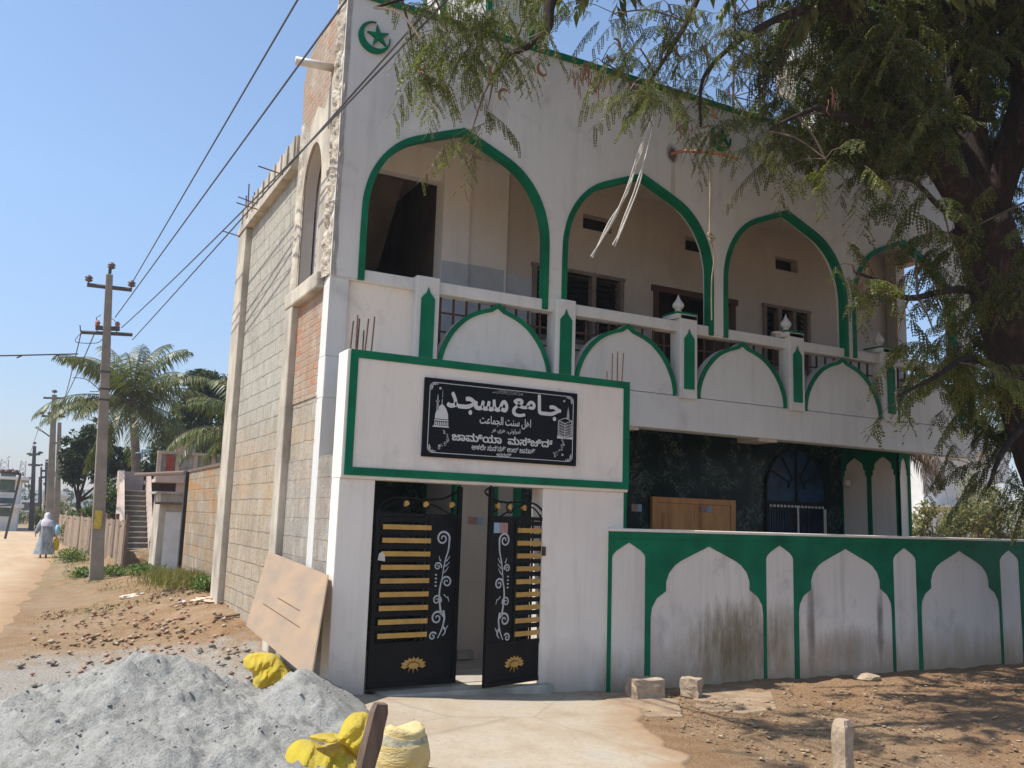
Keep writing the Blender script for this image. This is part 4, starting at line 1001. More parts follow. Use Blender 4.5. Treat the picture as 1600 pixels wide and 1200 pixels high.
# gravel, crumbs and leaf litter nobody could count
def scatter(name, n, region, smin, smax, mats, seed, flat=.6):
    """region(r)->(x,y) sampler; small irregular chips"""
    r = np.random.default_rng(seed); vs = []; fs = []; mi = []
    base = np.array([(1,0,0),(0,1,0),(-1,0,0),(0,-1,0),(0,0,1),(0,0,-1)], float); tri = [(0,1,4),(1,2,4),(2,3,4),(3,0,4),(1,0,5),(2,1,5),(3,2,5),(0,3,5)]
    for k in range(n):
        x, y = region(r); s = smin+(smax-smin)*r.random()**3; z = gh(x, y)+max(0, sandz(x, y) if y < 9.2 and x < 3.5 else 0)
        a = r.random()*6.28; ca, sa = math.cos(a), math.sin(a); p = base*(s*np.array([r.uniform(.6, 1.3), r.uniform(.6, 1.3), flat*r.uniform(.6, 1.2)]))*(1+.35*(r.random((6, 1))-.5))
        q = np.stack([p[:, 0]*ca-p[:, 1]*sa+x, p[:, 0]*sa+p[:, 1]*ca+y, p[:, 2]+z+s*.25+.012], 1); b = len(vs); vs += q.tolist(); fs += [(b+i, b+j, b+l) for i, j, l in tri]; mi += [int(r.random()*len(mats))]*8
    o = npmesh(name, np.array(vs), np.array(fs), mats); o.data.polygons.foreach_set('material_index', mi); tag(o, kind='stuff'); return o
def reg_rubble(r):
    while True:
        x, y = r.uniform(-.2, 2.6), r.uniform(8.6, 16)
        if r.random() < (math.exp(-((x-1.6)/1.1)**2)*.9+.1)*(1.2 if fbm(x, y, 0, 3, 1.6) > 0 else .25) and x > road_edge(y)+.1: return x, y
o = scatter('loose_rubble', 1300, reg_rubble, .006, .055, [MT['stone'], MT['stone'], MT['brickbit'], MT['earth'], MT['earth'], MT['blockst']], 1); o['label'] = 'loose rubble and brick crumbs on the earth beside the block side wall'; o['category'] = 'rubble'
o = scatter('sand_lumps', 2200, lambda r: (r.uniform(-2, 3.0), r.uniform(4.6, 8.7)), .003, .02, [MT['sand']], 2, .8); o['label'] = 'small lumps and stones of crushed rock lying over the sand heap'; o['category'] = 'gravel'
MT['litter'] = simple('dry_leaf_litter', (.26, .15, .08), .9, .5, 15, 0, c2=(.12, .07, .04)); MT['litter2'] = simple('pale_dry_leaf', (.45, .33, .2), .9, .3, 15, 0)
o = scatter('leaf_litter', 6500, lambda r: (4.9+9*r.random(), 3.2+4.75*r.random()**.8), .008, .034, [MT['litter'], MT['litter'], MT['litter2'], MT['stone']], 3, .18); o['label'] = 'dry leaf litter and crumbs on the earth before the compound wall'; o['category'] = 'leaf litter'
# two dressed stone blocks
def dressed(pxs, lab, size, yaw, seed):
    c = G(*pxs); m_ = MB(); b = bmesh.new(); bmesh.ops.create_cube(b, size=1); bmesh.ops.subdivide_edges(b, edges=b.edges, cuts=7, use_grid_fill=True)
    vs = []
    for v in b.verts:
        q = v.co.copy(); l = max(abs(q.x), abs(q.y), abs(q.z))
        q = q*(1-.10*max(0, (q.length/.866-.78)))
        q += Vector([.07*fbm(v.co.x+seed+k*5, v.co.y, v.co.z, 4, 2.2) for k in range(3)])
        x, y, z = q.x*size[0], q.y*size[1], q.z*size[2]; ca, sa = math.cos(yaw), math.sin(yaw); vs.append((c.x+x*ca-y*sa, c.y+x*sa+y*ca, c.z+z+size[2]*.5+.02))
    fs = [tuple(v.index for v in f.verts) for f in b.faces]; b.free(); m_.add(vs, fs)
    tag(m_.build('stone_block', MT['blockst'], None), lab, 'stone block', 'squared stone blocks on the ground near the gate')
MT['blockst'] = simple('sandy_stone_block', (.40, .31, .22), .92, .25, 7, .6, 35, c2=(.28, .21, .14))
dressed((1008, 1094), 'larger sandy stone block lying on a slab near the compound wall', (.32, .22, .19), -.15, 3)
dressed((1080, 1091), 'smaller darker stone block standing on end to the right of the larger one', (.18, .19, .18), .6, 9)
# a few countable bits
k = 0
for (p, s, mt, lab) in [((1262, 1040), .02, 'litter2', None), ((1355, 1064), .17, 'blockst', 'flat grey slab of broken cement lying against the compound wall foot'), ((1215, 1078), .06, 'stone', 'small dark stone in front of the compound wall'), ((236, 1000), .05, 'stone', 'single brown clod beyond the sand heap'),
        ((1045, 1108), .055, 'stone', 'small flat stone between the two stone blocks'), ((318, 942), .09, 'litter2', None), ((278, 968), .07, 'brickbit', 'broken red brick piece near the block wall foot')]:
    if lab is None: continue
    c = G(*p); tag(rock((c.x, c.y, c.z+s*.2), s, 30+k, .35, 2).build('stone', MT[mt], None), lab, 'stone'); k += 1
# leaning boundary posts in front
def post(name, top, Y, lean, w, hgt, lab, mat, yaw=.3, dep=None):
    T = H(top[0], top[1], 1, Y); ax = Vector(lean).normalized(); B = T-ax*hgt; ux = Vector((math.cos(yaw), math.sin(yaw), 0)); uy = ax.cross(ux).normalized(); ux = uy.cross(ax).normalized()
    m_ = MB(); nz = 26; n = 16; vs = []
    for k in range(nz+1):
        t = k/nz; c = B+ax*hgt*t
        e = 1 if t < .93 else 1-((t-.93)/.07)**2*.28
        for j in range(n):
            a = 2*PI*j/n+PI/4; cx, cy = math.cos(a), math.sin(a); q = max(abs(cx), abs(cy)); x, y = cx/q, cy/q; l = 1-.16*max(0, abs(x*y)-.4)
            no = 1+.13*fbm(x*1.5, y*1.5, t*hgt*7, 4, 1.2); vs.append(c+ux*x*l*w*e*no+uy*y*l*(dep or w)*e*no)
    vs.append(T); fs = [(k*n+j, k*n+(j+1) % n, (k+1)*n+(j+1) % n, (k+1)*n+j) for k in range(nz) for j in range(n)]+[(nz*n+j, nz*n+(j+1) % n, (nz+1)*n) for j in range(n)]
    m_.add(vs, fs); return tag(m_.build(name, mat, None), lab, 'post')
post('stone_post', (595, 1099), 4.55, (.16, -.10, 1), .047, 1.1, 'brown grey stone boundary post leaning right in front of the sand heap', MT['oldwood'], .15, .03)
post('stone_post', (1316, 1124), 4.6, (0.0, .0, 1), .056, 1.0, 'upright pale stone boundary post standing in the dappled shade', MT['blockst'], .15)
# plywood sheet leaning on the side wall
ply = []
A = G(388, 985); A = Vector((1.55, 12.1, 0))
pa, pb = H(421, 862, 0, XC-.09), H(514, 899, 0, XC-.02)
# lower corners stand on the earth in front of the wall
la, lb = G(386, 978), G(484, 1062)
lb = Vector((1.98, 7.95, gh(1.98, 7.95)))
for _ in range(1): pass
d_ = lambda x, y: (R3*((x-800)/FPX)+D3*((y-600)/FPX)+F3)
def onplane(x, y, p0, nrm): d = d_(x, y); return EYE+d*((p0-EYE).dot(nrm)/d.dot(nrm))
foot = 1.95                       # line on the ground X=foot
nrm = Vector((pa.z, 0, 0)); zf = .05
pn = Vector((pa.z-zf, 0, -( (XC-.06)-foot))).normalized()
P0 = Vector((foot, 9, zf)); q = [onplane(x, y, P0, pn) for x, y in ((386, 978), (487, 1064), (514, 899), (421, 862))]
th = pn*-.012
MB().add([tuple(v) for v in q]+[tuple(v+th) for v in q], [(0, 1, 2, 3), (7, 6, 5, 4), (0, 4, 5, 1), (1, 5, 6, 2), (2, 6, 7, 3), (3, 7, 4, 0)])
MT['ply'] = simple('dusty_plywood', (.33, .225, .14), .85, .18, 1.8, .15, 25, stretch=(1, 1, 3), c2=(.275, .21, .155))
pw = MB().add([tuple(v) for v in q]+[tuple(v+th) for v in q], [(0, 1, 2, 3), (7, 6, 5, 4), (0, 4, 5, 1), (1, 5, 6, 2), (2, 6, 7, 3), (3, 7, 4, 0)])
root = thing('plywood_sheet', 'dusty plywood sheet leaning against the block side wall beside the gate', 'board', tuple(q[0]))
pw.build('sheet', MT['ply'], root)
ctr = MB(); lift = pn*(.004 if pn.dot(EYE-P0) > 0 else -.004)
for a, b in (((413, 944), (470, 981)), ((436, 935), (470, 955))):
    u, v = onplane(a[0], a[1], P0, pn)+lift, onplane(b[0], b[1], P0, pn)+lift; ctr.tube([u, v], .012, 5)
ctr.build('nailed_lath_marks', simple('old_nail_line', (.16, .09, .05), .9, .2), root)
# yellow woven sacks
def mk_sack():
    m, nt, b = newmat('yellow_woven_plastic'); n = N(nt); P = n.pos()
    wv = n.n('ShaderNodeTexWave'); wv.inputs['Scale'].default_value = 55; n.L.new(P, wv.inputs[0]); wv.bands_direction = 'Z'
    wx = n.n('ShaderNodeTexWave'); wx.inputs['Scale'].default_value = 45; n.L.new(P, wx.inputs[0])
    col = n.mix(n.ramp(n.noise(P, 7, 4), [(.4, 0), (.7, .6)]), (.86, .67, .06), (.62, .47, .14))
    n.L.new(col, b.inputs['Base Color']); b.inputs['Roughness'].default_value = .5
    n.bump(b, n.math('ADD', n.math('ADD', wv.outputs[1], wx.outputs[1]), n.math('MULTIPLY', n.noise(P, 14, 6, .7, 1.5), 7)), .55, .010)
    t = n.n('ShaderNodeBsdfTranslucent'); t.inputs[0].default_value = (.85, .62, .03, 1); ms = n.n('ShaderNodeMixShader'); ms.inputs[0].default_value = .3
    n.L.new(b.outputs[0], ms.inputs[1]); n.L.new(t.outputs[0], ms.inputs[2]); n.L.new(ms.outputs[0], nt.nodes['Material Output'].inputs[0]); return m
MT['sack'] = mk_sack(); MT['sack2'] = simple('sandy_yellow_sack', (.52, .36, .11), .8, .2, 5, 1.0, 26, c2=(.60, .50, .27), stretch=(1, 1, 4))
def cloth(corners, lab, seed, amp=.05, n=44, th=.02, mat='sack', droop=True):
    """crumpled sack draped over the surface; corners are photo positions of its outline, in order"""
    P = [surf(*c) for c in corners]; ym = sorted(p.y for p in P)[2]; P = [H(c[0], c[1], 1, min(max(p.y, ym-.22), ym+.22)) for c, p in zip(corners, P)]; vs = []; q = []
    for j in range(n+1):
        for i in range(n+1):
            u, v = i/n, j/n; p = P[0]*(1-u)*(1-v)+P[1]*u*(1-v)+P[2]*u*v+P[3]*(1-u)*v
            e = .04*noise.noise((u*3, v*3, seed)); p = p+Vector((e*2, e*2.5*math.sin(seed+u*4), 0))
            g = gh(p.x, p.y)+max(0, sandz(p.x, p.y)); f = abs(fbm(u*1.8, v*2.4, seed, 3, 1.4))*amp*2+abs(fbm(u, v, seed+4, 3, 5))*amp*.5
            z = max(p.z, g)
            vs.append((p.x, p.y, z+th+f*math.sin(PI*min(1, max(0, u)))**.3*math.sin(PI*v)**.3))
    fs = [(j*(n+1)+i, j*(n+1)+i+1, (j+1)*(n+1)+i+1, (j+1)*(n+1)+i) for j in range(n) for i in range(n)]
    m_ = MB().add(vs, fs); o = m_.build('plastic_sack', MT[mat], None, smooth=True, fix=False); so = o.modifiers.new('t', 'SOLIDIFY'); so.thickness = .006
    return tag(o, lab, 'sack', 'yellow woven sacks around the sand heap')
def crumpled(outline, Y, lab, seed, thick=.10, lean=.0):
    """slack woven sack: soft closed bag whose front and back bulge and crease"""
    P = [H(x, y, 1, Y) for x, y in outline]; P = [Vector(p) for p in spline([tuple(p) for p in P+[P[0]]], 5)][:-1]
    zb = min(p.z for p in P); P = [p+Vector((0, lean*(p.z-zb), 0)) for p in P]
    c = sum(P, Vector())/len(P); n = len(P); nr = 16; vs = []
    for sgn in (-1, 1):
        for k in range(nr):
            t = k/nr
            for i, p in enumerate(P):
                q = c.lerp(p, t) if k else c
                d = thick*math.sqrt(max(0, 1-t*t)); tri = lambda v: abs((v % 1.0)-.5)*2; w1 = .25*fbm(q.x*2.2, q.z*2.2, seed, 2, 1)
                f = thick*(1-t**4)*(.9*tri(q.x*5.1+q.z*3.7+seed+w1*2)+.7*tri(q.z*8.3-q.x*4.2+w1*3)+.35*tri(q.x*17-q.z*13+w1*4))+.006*fbm(q.x*30, q.z*30, seed+sgn, 3, 1)
                vs.append(q+Vector((0, sgn*(d*(.6 if sgn > 0 else 1))+sgn*f*(.5 if sgn > 0 else 1), 0)))
    ring = len(vs); vs += P
    fs = []
    for h, sgn in ((0, -1), (nr*n, 1)):
        for k in range(nr):
            for i in range(n):
                j = (i+1) % n; a, b_ = h+k*n+i, h+k*n+j
                c_, d_ = (h+(k+1)*n+j, h+(k+1)*n+i) if k < nr-1 else (ring+j, ring+i)
                fs.append((a, b_, c_, d_) if k else (a, c_, d_))
    m_ = MB().add(vs, fs); o = m_.build('plastic_sack', MT['sack'], None, smooth=False)
    return tag(o, lab, 'sack', 'yellow woven sacks around the sand heap')
crumpled([(385, 1034), (400, 1025), (432, 1025), (447, 1036), (463, 1058), (450, 1068), (424, 1072), (398, 1076), (397, 1054), (386, 1046)], 8.35, 'crumpled empty yellow sack lying behind the right hump of sand', 2.0, .05, .6)
crumpled([(452, 1204), (462, 1184), (480, 1171), (500, 1170), (520, 1177), (542, 1170), (562, 1160), (580, 1180), (575, 1215), (505, 1240), (462, 1220)], 5.32, 'flattened yellow sack in front of the sand heap beside the leaning post', 5.0, .06, .9)
crumpled([(530, 1156), (540, 1140), (553, 1122), (568, 1117), (584, 1122), (584, 1160), (570, 1192), (556, 1182), (542, 1168), (520, 1160), (496, 1160), (488, 1153), (510, 1150)], 5.40, 'twisted bright yellow sack end rising behind the leaning post', 8.0, .05, .3)
def fullsack():
    c = G(628, 1215); c = Vector((c.x, c.y, c.z)); m_ = MB(); n = 30; nz = 22; vs = []; topz = H(608, 1136, 1, c.y).z-c.z
    hgt = max(.25, topz)
    for k in range(nz+1):
        t = k/nz; r = .165*interp(t, [(0, .80), (.06, 1.0), (.35, 1.07), (.62, .98), (.80, .84), (.84, .79), (.95, .76), (1, .60)])
        for j in range(n):
            a = 2*PI*j/n; rr = r*(1+.05*math.sin(3*a+t*3)+.04*fbm(math.cos(a), math.sin(a), t*2, 3, 1.5)+.03*(t > .8)*math.sin(9*a)); z = hgt*t*(1+.06*math.sin(a*2+1)*(t > .7))
            vs.append((c.x+rr*math.cos(a)*1.05, c.y+rr*math.sin(a)*.8, c.z+z))
    vs.append((c.x, c.y, c.z+hgt*.9))
    fs = [(k*n+j, k*n+(j+1) % n, (k+1)*n+(j+1) % n, (k+1)*n+j) for k in range(nz) for j in range(n)]+[(nz*n+j, nz*n+(j+1) % n, (nz+1)*n) for j in range(n)]
    m_.add(vs, fs); m_.mi = [1 if 15 <= i//n <= 17 else 0 for i in range(len(fs))]; m_.mi[-n:] = [0]*n
    tag(m_.build('filled_sack', [MT['sack2'], simple('faded_grey_print_band', (.50, .44, .27), .8, .1, 34, .5, 26, c2=(.22, .21, .17))], None, smooth=True), 'full sandy yellow sack standing upright right of the leaning post', 'sack')
fullsack()
# plastic litter and a branch on the verge
for (p, s, lab, c) in [((203, 934), .13, 'white crumpled plastic sheet on the bare earth of the verge', (.72, .62, .52)), ((322, 940), .15, 'pale buff piece of cloth at the foot of the block wall', (.62, .46, .33)), ((222, 929), .035, 'small white plastic cup on the verge', (.75, .75, .75)), ((286, 942), .05, 'small silvery bag among the rubble by the wall', (.6, .65, .7)),
                       ((1310, 1162), .035, 'white scrap of paper on the leaf litter', (.75, .74, .70)), ((183, 1000), .0, '', (0, 0, 0))]:
    if not s: continue
    c0 = G(*p); tag(rock((c0.x, c0.y, c0.z+.02), s, int(p[0]), .28, 3, .75).build('litter', simple('litter_'+str(p[0]), c, .7, .1, 9, .3), None), lab, 'litter')
a, b = G(335, 966), G(382, 963); tag(MB().tube(spline([(a.x, a.y, a.z+.04), ((a.x+b.x)/2, a.y, a.z+.06), (b.x, b.y, b.z+.04)], 4), .022, 7, .014).build('fallen_branch', MT['oldwood'], None), 'grey fallen branch lying across the rubble near the plywood', 'branch')
# ---------------------------------------------------------------- plants
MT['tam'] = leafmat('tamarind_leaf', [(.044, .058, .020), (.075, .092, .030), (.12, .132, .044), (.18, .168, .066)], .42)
MT['tamlit'] = leafmat('sunlit_tamarind_leaf', [(.08, .105, .02), (.12, .145, .03), (.18, .19, .05), (.22, .19, .07)], .42)  # brighter leaf colour, sunlight painted into the sunlit sprays
MT['bushleaf'] = leafmat('bush_leaf', [(.04, .075, .02), (.075, .12, .03), (.13, .15, .05)], .3)
MT['thorn'] = leafmat('thorn_bush_leaf', [(.09, .13, .04), (.15, .18, .06), (.24, .21, .09), (.28, .17, .08)], .35)
MT['darkleaf'] = leafmat('dark_tree_leaf', [(.022, .04, .016), (.04, .065, .022), (.065, .085, .03)], .22)
MT['palm'] = leafmat('coconut_leaf', [(.045, .07, .022), (.075, .10, .028), (.13, .14, .045), (.22, .19, .07)], .3, .4)
MT['drypalm'] = leafmat('dry_palm_leaf', [(.20, .13, .07), (.12, .08, .05), (.28, .2, .12)], .2)
MT['drygrass'] = leafmat('dry_grass', [(.30, .24, .10), (.22, .20, .08), (.14, .16, .05)], .3)
MT['weed'] = leafmat('green_weed', [(.05, .10, .025), (.10, .16, .035), (.16, .19, .06)], .3)
def mk_bark():
    m, nt, b = newmat('tamarind_bark'); n = N(nt); P = n.pos((3, 3, .8)); f = n.noise(P, 3, 7, .7, .5)
    n.L.new(n.ramp(f, [(.3, (.014, .009, .007)), (.55, (.042, .026, .019)), (.75, (.15, .095, .065))]), b.inputs['Base Color']); b.inputs['Roughness'].default_value = .95
    n.bump(b, n.math('ADD', f, n.noise(n.pos((2, 2, .7)), 14, 5, .7)), 1, .05); return m
MT['bark'] = mk_bark(); MT['twig'] = simple('grey_brown_twig', (.12, .085, .06), .9, .3, 9, 0)
MT['palmbark'] = simple('palm_trunk', (.22, .18, .14), .95, .35, 4, .5, 20, stretch=(1, 1, 5)); MT['pod'] = simple('tamarind_pod', (.24, .095, .04), .75, .3, 12, .2)
def unit(a): return a/np.maximum(1e-9, np.linalg.norm(a, axis=-1, keepdims=True))
def pinnate(P, D, U, L, Wd, pairs, r):
    """compound leaves: P base, D direction, U up side (all Mx3); returns verts, quads"""
    M = len(P); D = unit(D); S = unit(np.cross(D, U)); U = unit(np.cross(S, D)); Vs = []
    for k in range(pairs):
        t = (k+.6)/pairs; dl = L/pairs
        c = P+D*(L*t)[:, None]-np.array([0, 0, 1])*(L*.28*t*t)[:, None]
        w = Wd*(1-.55*abs(t-.45)*1.2)
        for sg in (-1, 1):
            a = S*sg*.9+D*.38+U*r.uniform(-.35, .25, (M, 1)); a = unit(a); bse = c; tip = c+a*w[:, None]
            md = (bse+tip)/2; h = D*(dl*.80)[:, None]
            Vs.append(np.stack([bse, md-h*.9, tip, md+h*.9], 1))
    V = np.concatenate(Vs, 1).reshape(-1, 3); return V, np.arange(len(V)).reshape(-1, 4)
def simpleleaf(P, D, U, L, Wd):
    D = unit(D); S = unit(np.cross(D, U)); md = P+D*(L*.45)[:, None]; tip = P+D*L[:, None]-np.array([0, 0, 1])*(L*.2)[:, None]
    V = np.stack([P, md-S*Wd[:, None]*.5, tip, md+S*Wd[:, None]*.5], 1).reshape(-1, 3); return V, np.arange(len(V)).reshape(-1, 4)
def merge(parts):
    V = []; F = []; o = 0
    for v, f in parts: V.append(v); F.append(f+o); o += len(v)
    return np.concatenate(V), np.concatenate(F)
# ---- the big tamarind
tam = thing('tamarind_tree', 'large tamarind tree leaning over the compound wall with feathery drooping leaves and brown pods', 'tree', (11.9, 6.7, -.1))
TY = 6.5
def T_(x, y, Y=TY): return H(x, y, 1, Y)
trunkpts = [T_(1735, 1090, 6.7), T_(1715, 950, 6.7), T_(1672, 800, 6.6), T_(1628, 660), T_(1590, 530), T_(1558, 420), T_(1530, 345)]
wood = MB(); limbs = []
def limb(pts, r0, r1, part=wood, n=10, reg=True):
    p3 = [Vector(p) for p in spline([tuple(p) for p in pts], 5)]; k = len(p3)
    rs_ = [(r0+(r1-r0)*i/(k-1))*(1+.10*noise.noise(p3[i]*2.0)) for i in range(k)]
    part.tube(p3, rs_, n)
    if reg: limbs.extend(p3)
    return p3
limb(trunkpts, .46, .33, n=14)
A_ = limb([T_(1530, 350), T_(1500, 300, 6.45), T_(1468, 250, 6.4), T_(1440, 212, 6.3), T_(1408, 150, 6.2), T_(1368, 75, 6.1), T_(1320, 10, 6.0), T_(1265, -80, 5.9)], .23, .10)
B_ = limb([T_(1530, 350), T_(1518, 260), T_(1510, 180, 6.6), T_(1502, 90, 6.8), T_(1490, -20, 7.0), T_(1470, -150, 7.2)], .26, .16)
C_ = limb([T_(1535, 350), T_(1572, 250, 6.2), T_(1606, 150, 6.0), T_(1590, 60, 5.9), T_(1560, -20, 5.8), T_(1500, -160, 5.6)], .22, .13)
limb([T_(1440, 212, 6.3), T_(1400, 205, 6.2), T_(1345, 190, 6.1), T_(1275, 168, 6.0)], .09, .03)
D0 = limb([T_(1265, -80, 5.9), T_(1150, -150, 6.0), T_(1000, -160, 6.2), T_(900, -90, 6.4), T_(861, 0, 6.5), T_(856, 42, 6.5), T_(832, 68, 6.5), T_(800, 86, 6.5), T_(776, 112, 6.5)], .10, .012, n=7)
limb([T_(900, -90, 6.4), T_(800, -60, 6.5), T_(700, -25, 6.6), T_(640, -5, 6.6), T_(585, 12, 6.6)], .035, .01, n=6)
limb([T_(1150, -150, 6.0), T_(1110, -60, 6.2), T_(1080, 20, 6.3), T_(1040, 90, 6.4), T_(1000, 150, 6.4)], .045, .012, n=6)
limb([T_(1320, 10, 6.0), T_(1240, 20, 6.2), T_(1160, 60, 6.3), T_(1100, 120, 6.4), T_(1095, 200, 6.4)], .05, .012, n=6)
limb([T_(1275, 168, 6.0), T_(1225, 190, 6.1), T_(1200, 205, 6.1)], .03, .01, n=6)
limb([T_(1560, 400), T_(1473, 327, 6.0), T_(1427, 283, 5.9), T_(1392, 282, 5.8)], .045, .01, n=6)
limb([T_(1580, 470), T_(1500, 452, 5.9), T_(1420, 466, 5.7), T_(1375, 440, 5.6), T_(1335, 425, 5.5)], .05, .01, n=6)
limb([T_(1600, 600), T_(1520, 560, 6.0), T_(1460, 590, 5.8), T_(1400, 620, 5.7)], .05, .012, n=6)
limb([T_(1625, 640), T_(1570, 700, 6.0), T_(1545, 760, 5.9)], .05, .015, n=6)
for ex, ey, ez in ((6.0, 4.6, 8.2), (7.6, 8.4, 8.8), (9.4, 4.4, 8.8), (12.2, 5.2, 8.6), (12.8, 8.2, 8.0), (5.0, 6.4, 7.9), (10.5, 6.5, 10.2)):
    s0 = min(limbs, key=lambda p: (p-Vector((9.2, 6.4, 7.2))).length); limb([s0, (s0+Vector((ex, ey, ez)))/2+Vector((0, 0, .5)), Vector((ex, ey, ez))], .11, .03, n=7)
wood.build('trunk', MT['bark'], tam, smooth=True)
CL = [(600,-14,26,8,4),(668,30,26,24,9),(670,104,30,22,9),(700,75,45,38,18),(762,55,48,38,17),(745,128,35,32,13),(765,180,10,26,4),(738,226,22,7,3),(800,105,36,28,11),(830,38,46,38,15),(700,5,60,20,12),(885,15,50,28,10),
 (960,45,50,38,13),(1000,100,40,38,13),(1050,45,50,48,17),(985,165,38,30,13),(1030,150,28,28,9),(1100,100,50,48,20),(1090,185,38,25,13),(1130,150,38,38,13),(1150,50,50,48,16),(1200,100,48,56,22),(1195,190,38,20,9),(1128,225,28,14,13),(940,120,20,30,5),
 (1290,262,50,26,13),(1240,225,28,22,8),(1345,255,36,18,7),(1340,320,26,24,7),(1398,325,46,26,12),(1372,365,36,26,9),(1450,322,46,36,17),(1485,392,46,44,22),(1430,408,34,18,8),(1332,428,24,16,4),(1385,455,40,20,10),(1450,475,46,34,17),(1335,480,8,22,2),
 (1400,545,34,18,5),(1460,535,36,28,10),(1525,470,50,46,22),(1585,440,36,50,20),(1440,598,44,26,12),(1400,645,36,22,8),(1500,615,46,44,18),(1590,360,34,46,20),(1555,255,30,50,14),(1590,210,26,40,12),(1550,690,44,44,15),(1590,770,24,36,8),(1530,745,34,26,6),(1590,680,20,40,10),(1495,560,40,36,14)]
LIT = [(1555,590,30,26,22),(1500,560,30,24,18),(1520,525,46,34,26),(1585,555,30,50,26),(1572,500,34,26,16),(1560,622,30,30,10),(1330,440,12,14,2),(1300,270,30,14,3),(650,110,40,16,5)]
for gx_ in range(1235, 1640, 56):
    for gy_ in range(-30, 250, 50):
        d = 15 if gx_ < 1300 else 24
        if 1490 < gx_ < 1560 and gy_ > 60: d = 9
        CL.append((gx_+rs.uniform(-12, 12), gy_+rs.uniform(-12, 12), 42, 38, d))
R_ = np.random.default_rng(5)
twigs = MB(); pods = MB()
def sprays(C, rad, n, small=False):
    """returns leaf arrays of n drooping sprays round C"""
    C = Vector(C); base = min(limbs, key=lambda p: (p-C).length)
    mid = (base+C)/2+Vector((0, 0, .10*(base-C).length)); twigs.tube([Vector(p) for p in spline([tuple(base), tuple(mid), tuple(C)], 4)], .014, 4, .006)
    Ps, Ds, Us = [], [], []
    for _ in range(n):
        o = R_.normal(size=3)*.5; s = C+Vector((o[0]*rad[0], o[1]*rad[1], o[2]*rad[2]))
        az = R_.uniform(0, 2*PI); el = R_.uniform(-.9, .35); L = R_.uniform(.22, .5)
        d = Vector((math.cos(az)*math.cos(el), math.sin(az)*math.cos(el), math.sin(el)))
        k = 4; pts = [s+d*(L*i/k)-Vector((0, 0, .5*L*(i/k)**2)) for i in range(k+1)]
        if R_.random() < .5: twigs.tube([C, (C+s)/2+Vector((0, 0, .03)), s], .005, 3, .003, caps=False)
        twigs.tube(pts, .0035, 3, .0015, caps=False)
        m_ = int(7+L*20)
        for i in range(m_):
            t = (i+.5)/m_*k; a = int(t); p = pts[a].lerp(pts[min(a+1, k)], t-a); td = (pts[min(a+1, k)]-pts[a]).normalized() if a < k else d
            sd = td.cross(Vector((0, 0, 1))).normalized()*(1 if i % 2 else -1)
            dd = sd*R_.uniform(.4, 1)+td*.35+Vector((0, 0, -R_.uniform(.2, 1.1))); Ps.append(p); Ds.append(dd); Us.append(Vector((0, 0, 1))+sd*.3+td*R_.uniform(-.3, .3))
    return np.array(Ps), np.array(Ds), np.array(Us)
def crown(cl, pairs, L0, L1, wf, Yr=(5.6, 7.4)):
    parts = []
    for (x, y, rx, ry, n) in cl:
        Y = R_.uniform(*Yr) if x < 1235 else (R_.uniform(6.9, 8.3) if R_.random() < .72 else R_.uniform(5.6, 6.4))
        if y > 260: Y = R_.uniform(5.2, 6.2)
        if y > 200 and 1480 < x < 1640 and R_.random() < .6: Y = R_.uniform(7.0, 7.8)
        c = T_(x, y, Y); dist = (c-EYE).dot(F3); k = dist/FPX
        P, D, U = sprays(c, (rx*k*1.0, .35, ry*k*1.0), n)
        L = R_.uniform(L0, L1, len(P)); parts.append(pinnate(P, D, U, L, L*wf, pairs, R_))
    return merge(parts)
CL = [(x, y-(24 if x < 1235 else 14 if y > 260 else 0), rx, ry, int(n*(.66 if x < 1235 else .20 if (x < 1475 and y > 260) else (1.15 if x >= 1500 else .6) if y > 260 else 1.25))+1) for x, y, rx, ry, n in CL]
V1 = crown([c for c in CL if c[0] < 1235], 8, .08, .135, .20); V2 = crown([c for c in CL if c[0] >= 1235], 6, .10, .17, .25); V, F = merge([V1, V2]); npmesh('crown', V, F, MT['tam'], tam)
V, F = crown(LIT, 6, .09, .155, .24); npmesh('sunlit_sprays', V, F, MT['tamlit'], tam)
hi = []
for _ in range(230):
    c = Vector((R_.uniform(3.4, 13.5), R_.uniform(4.6, 9.2), R_.uniform(7.2, 9.6)))
    if c.x < 5.6 and R_.random() < .75: continue
    # keep the strip of open sky over the roof edge free
    q = c-EYE; w_ = q.dot(F3); sx_, sy_ = 800+FPX*q.dot(R3)/w_, 600+FPX*q.dot(D3)/w_
    if sy_ > -60: continue
    P, D, U = sprays(c, (.55, .5, .4), 9); L = R_.uniform(.14, .22, len(P)); hi.append(simpleleaf(P, D, U, L, L*.42))
for _ in range(60):
    c = Vector((R_.uniform(9.5, 14), R_.uniform(3.6, 6.2), R_.uniform(4.8, 8.5)))
    q = c-EYE; w_ = q.dot(F3); sx_ = 800+FPX*q.dot(R3)/w_
    if sx_ < 1660: continue
    P, D, U = sprays(c, (.6, .5, .5), 12); L = R_.uniform(.14, .22, len(P)); hi.append(simpleleaf(P, D, U, L, L*.42))
V, F = merge(hi); npmesh('upper_crown', V, F, MT['tam'], tam)
def pod(x, y, Y, s=.11, a0=2.6, a1=6.2):
    c = T_(x, y, Y); pods.tube([c+Vector((math.cos(a)*s*.42, 0, math.sin(a)*s*.5)) for a in [a0+(a1-a0)*k/8 for k in range(9)]], [.009+.006*math.sin(PI*k/8) for k in range(9)], 6)
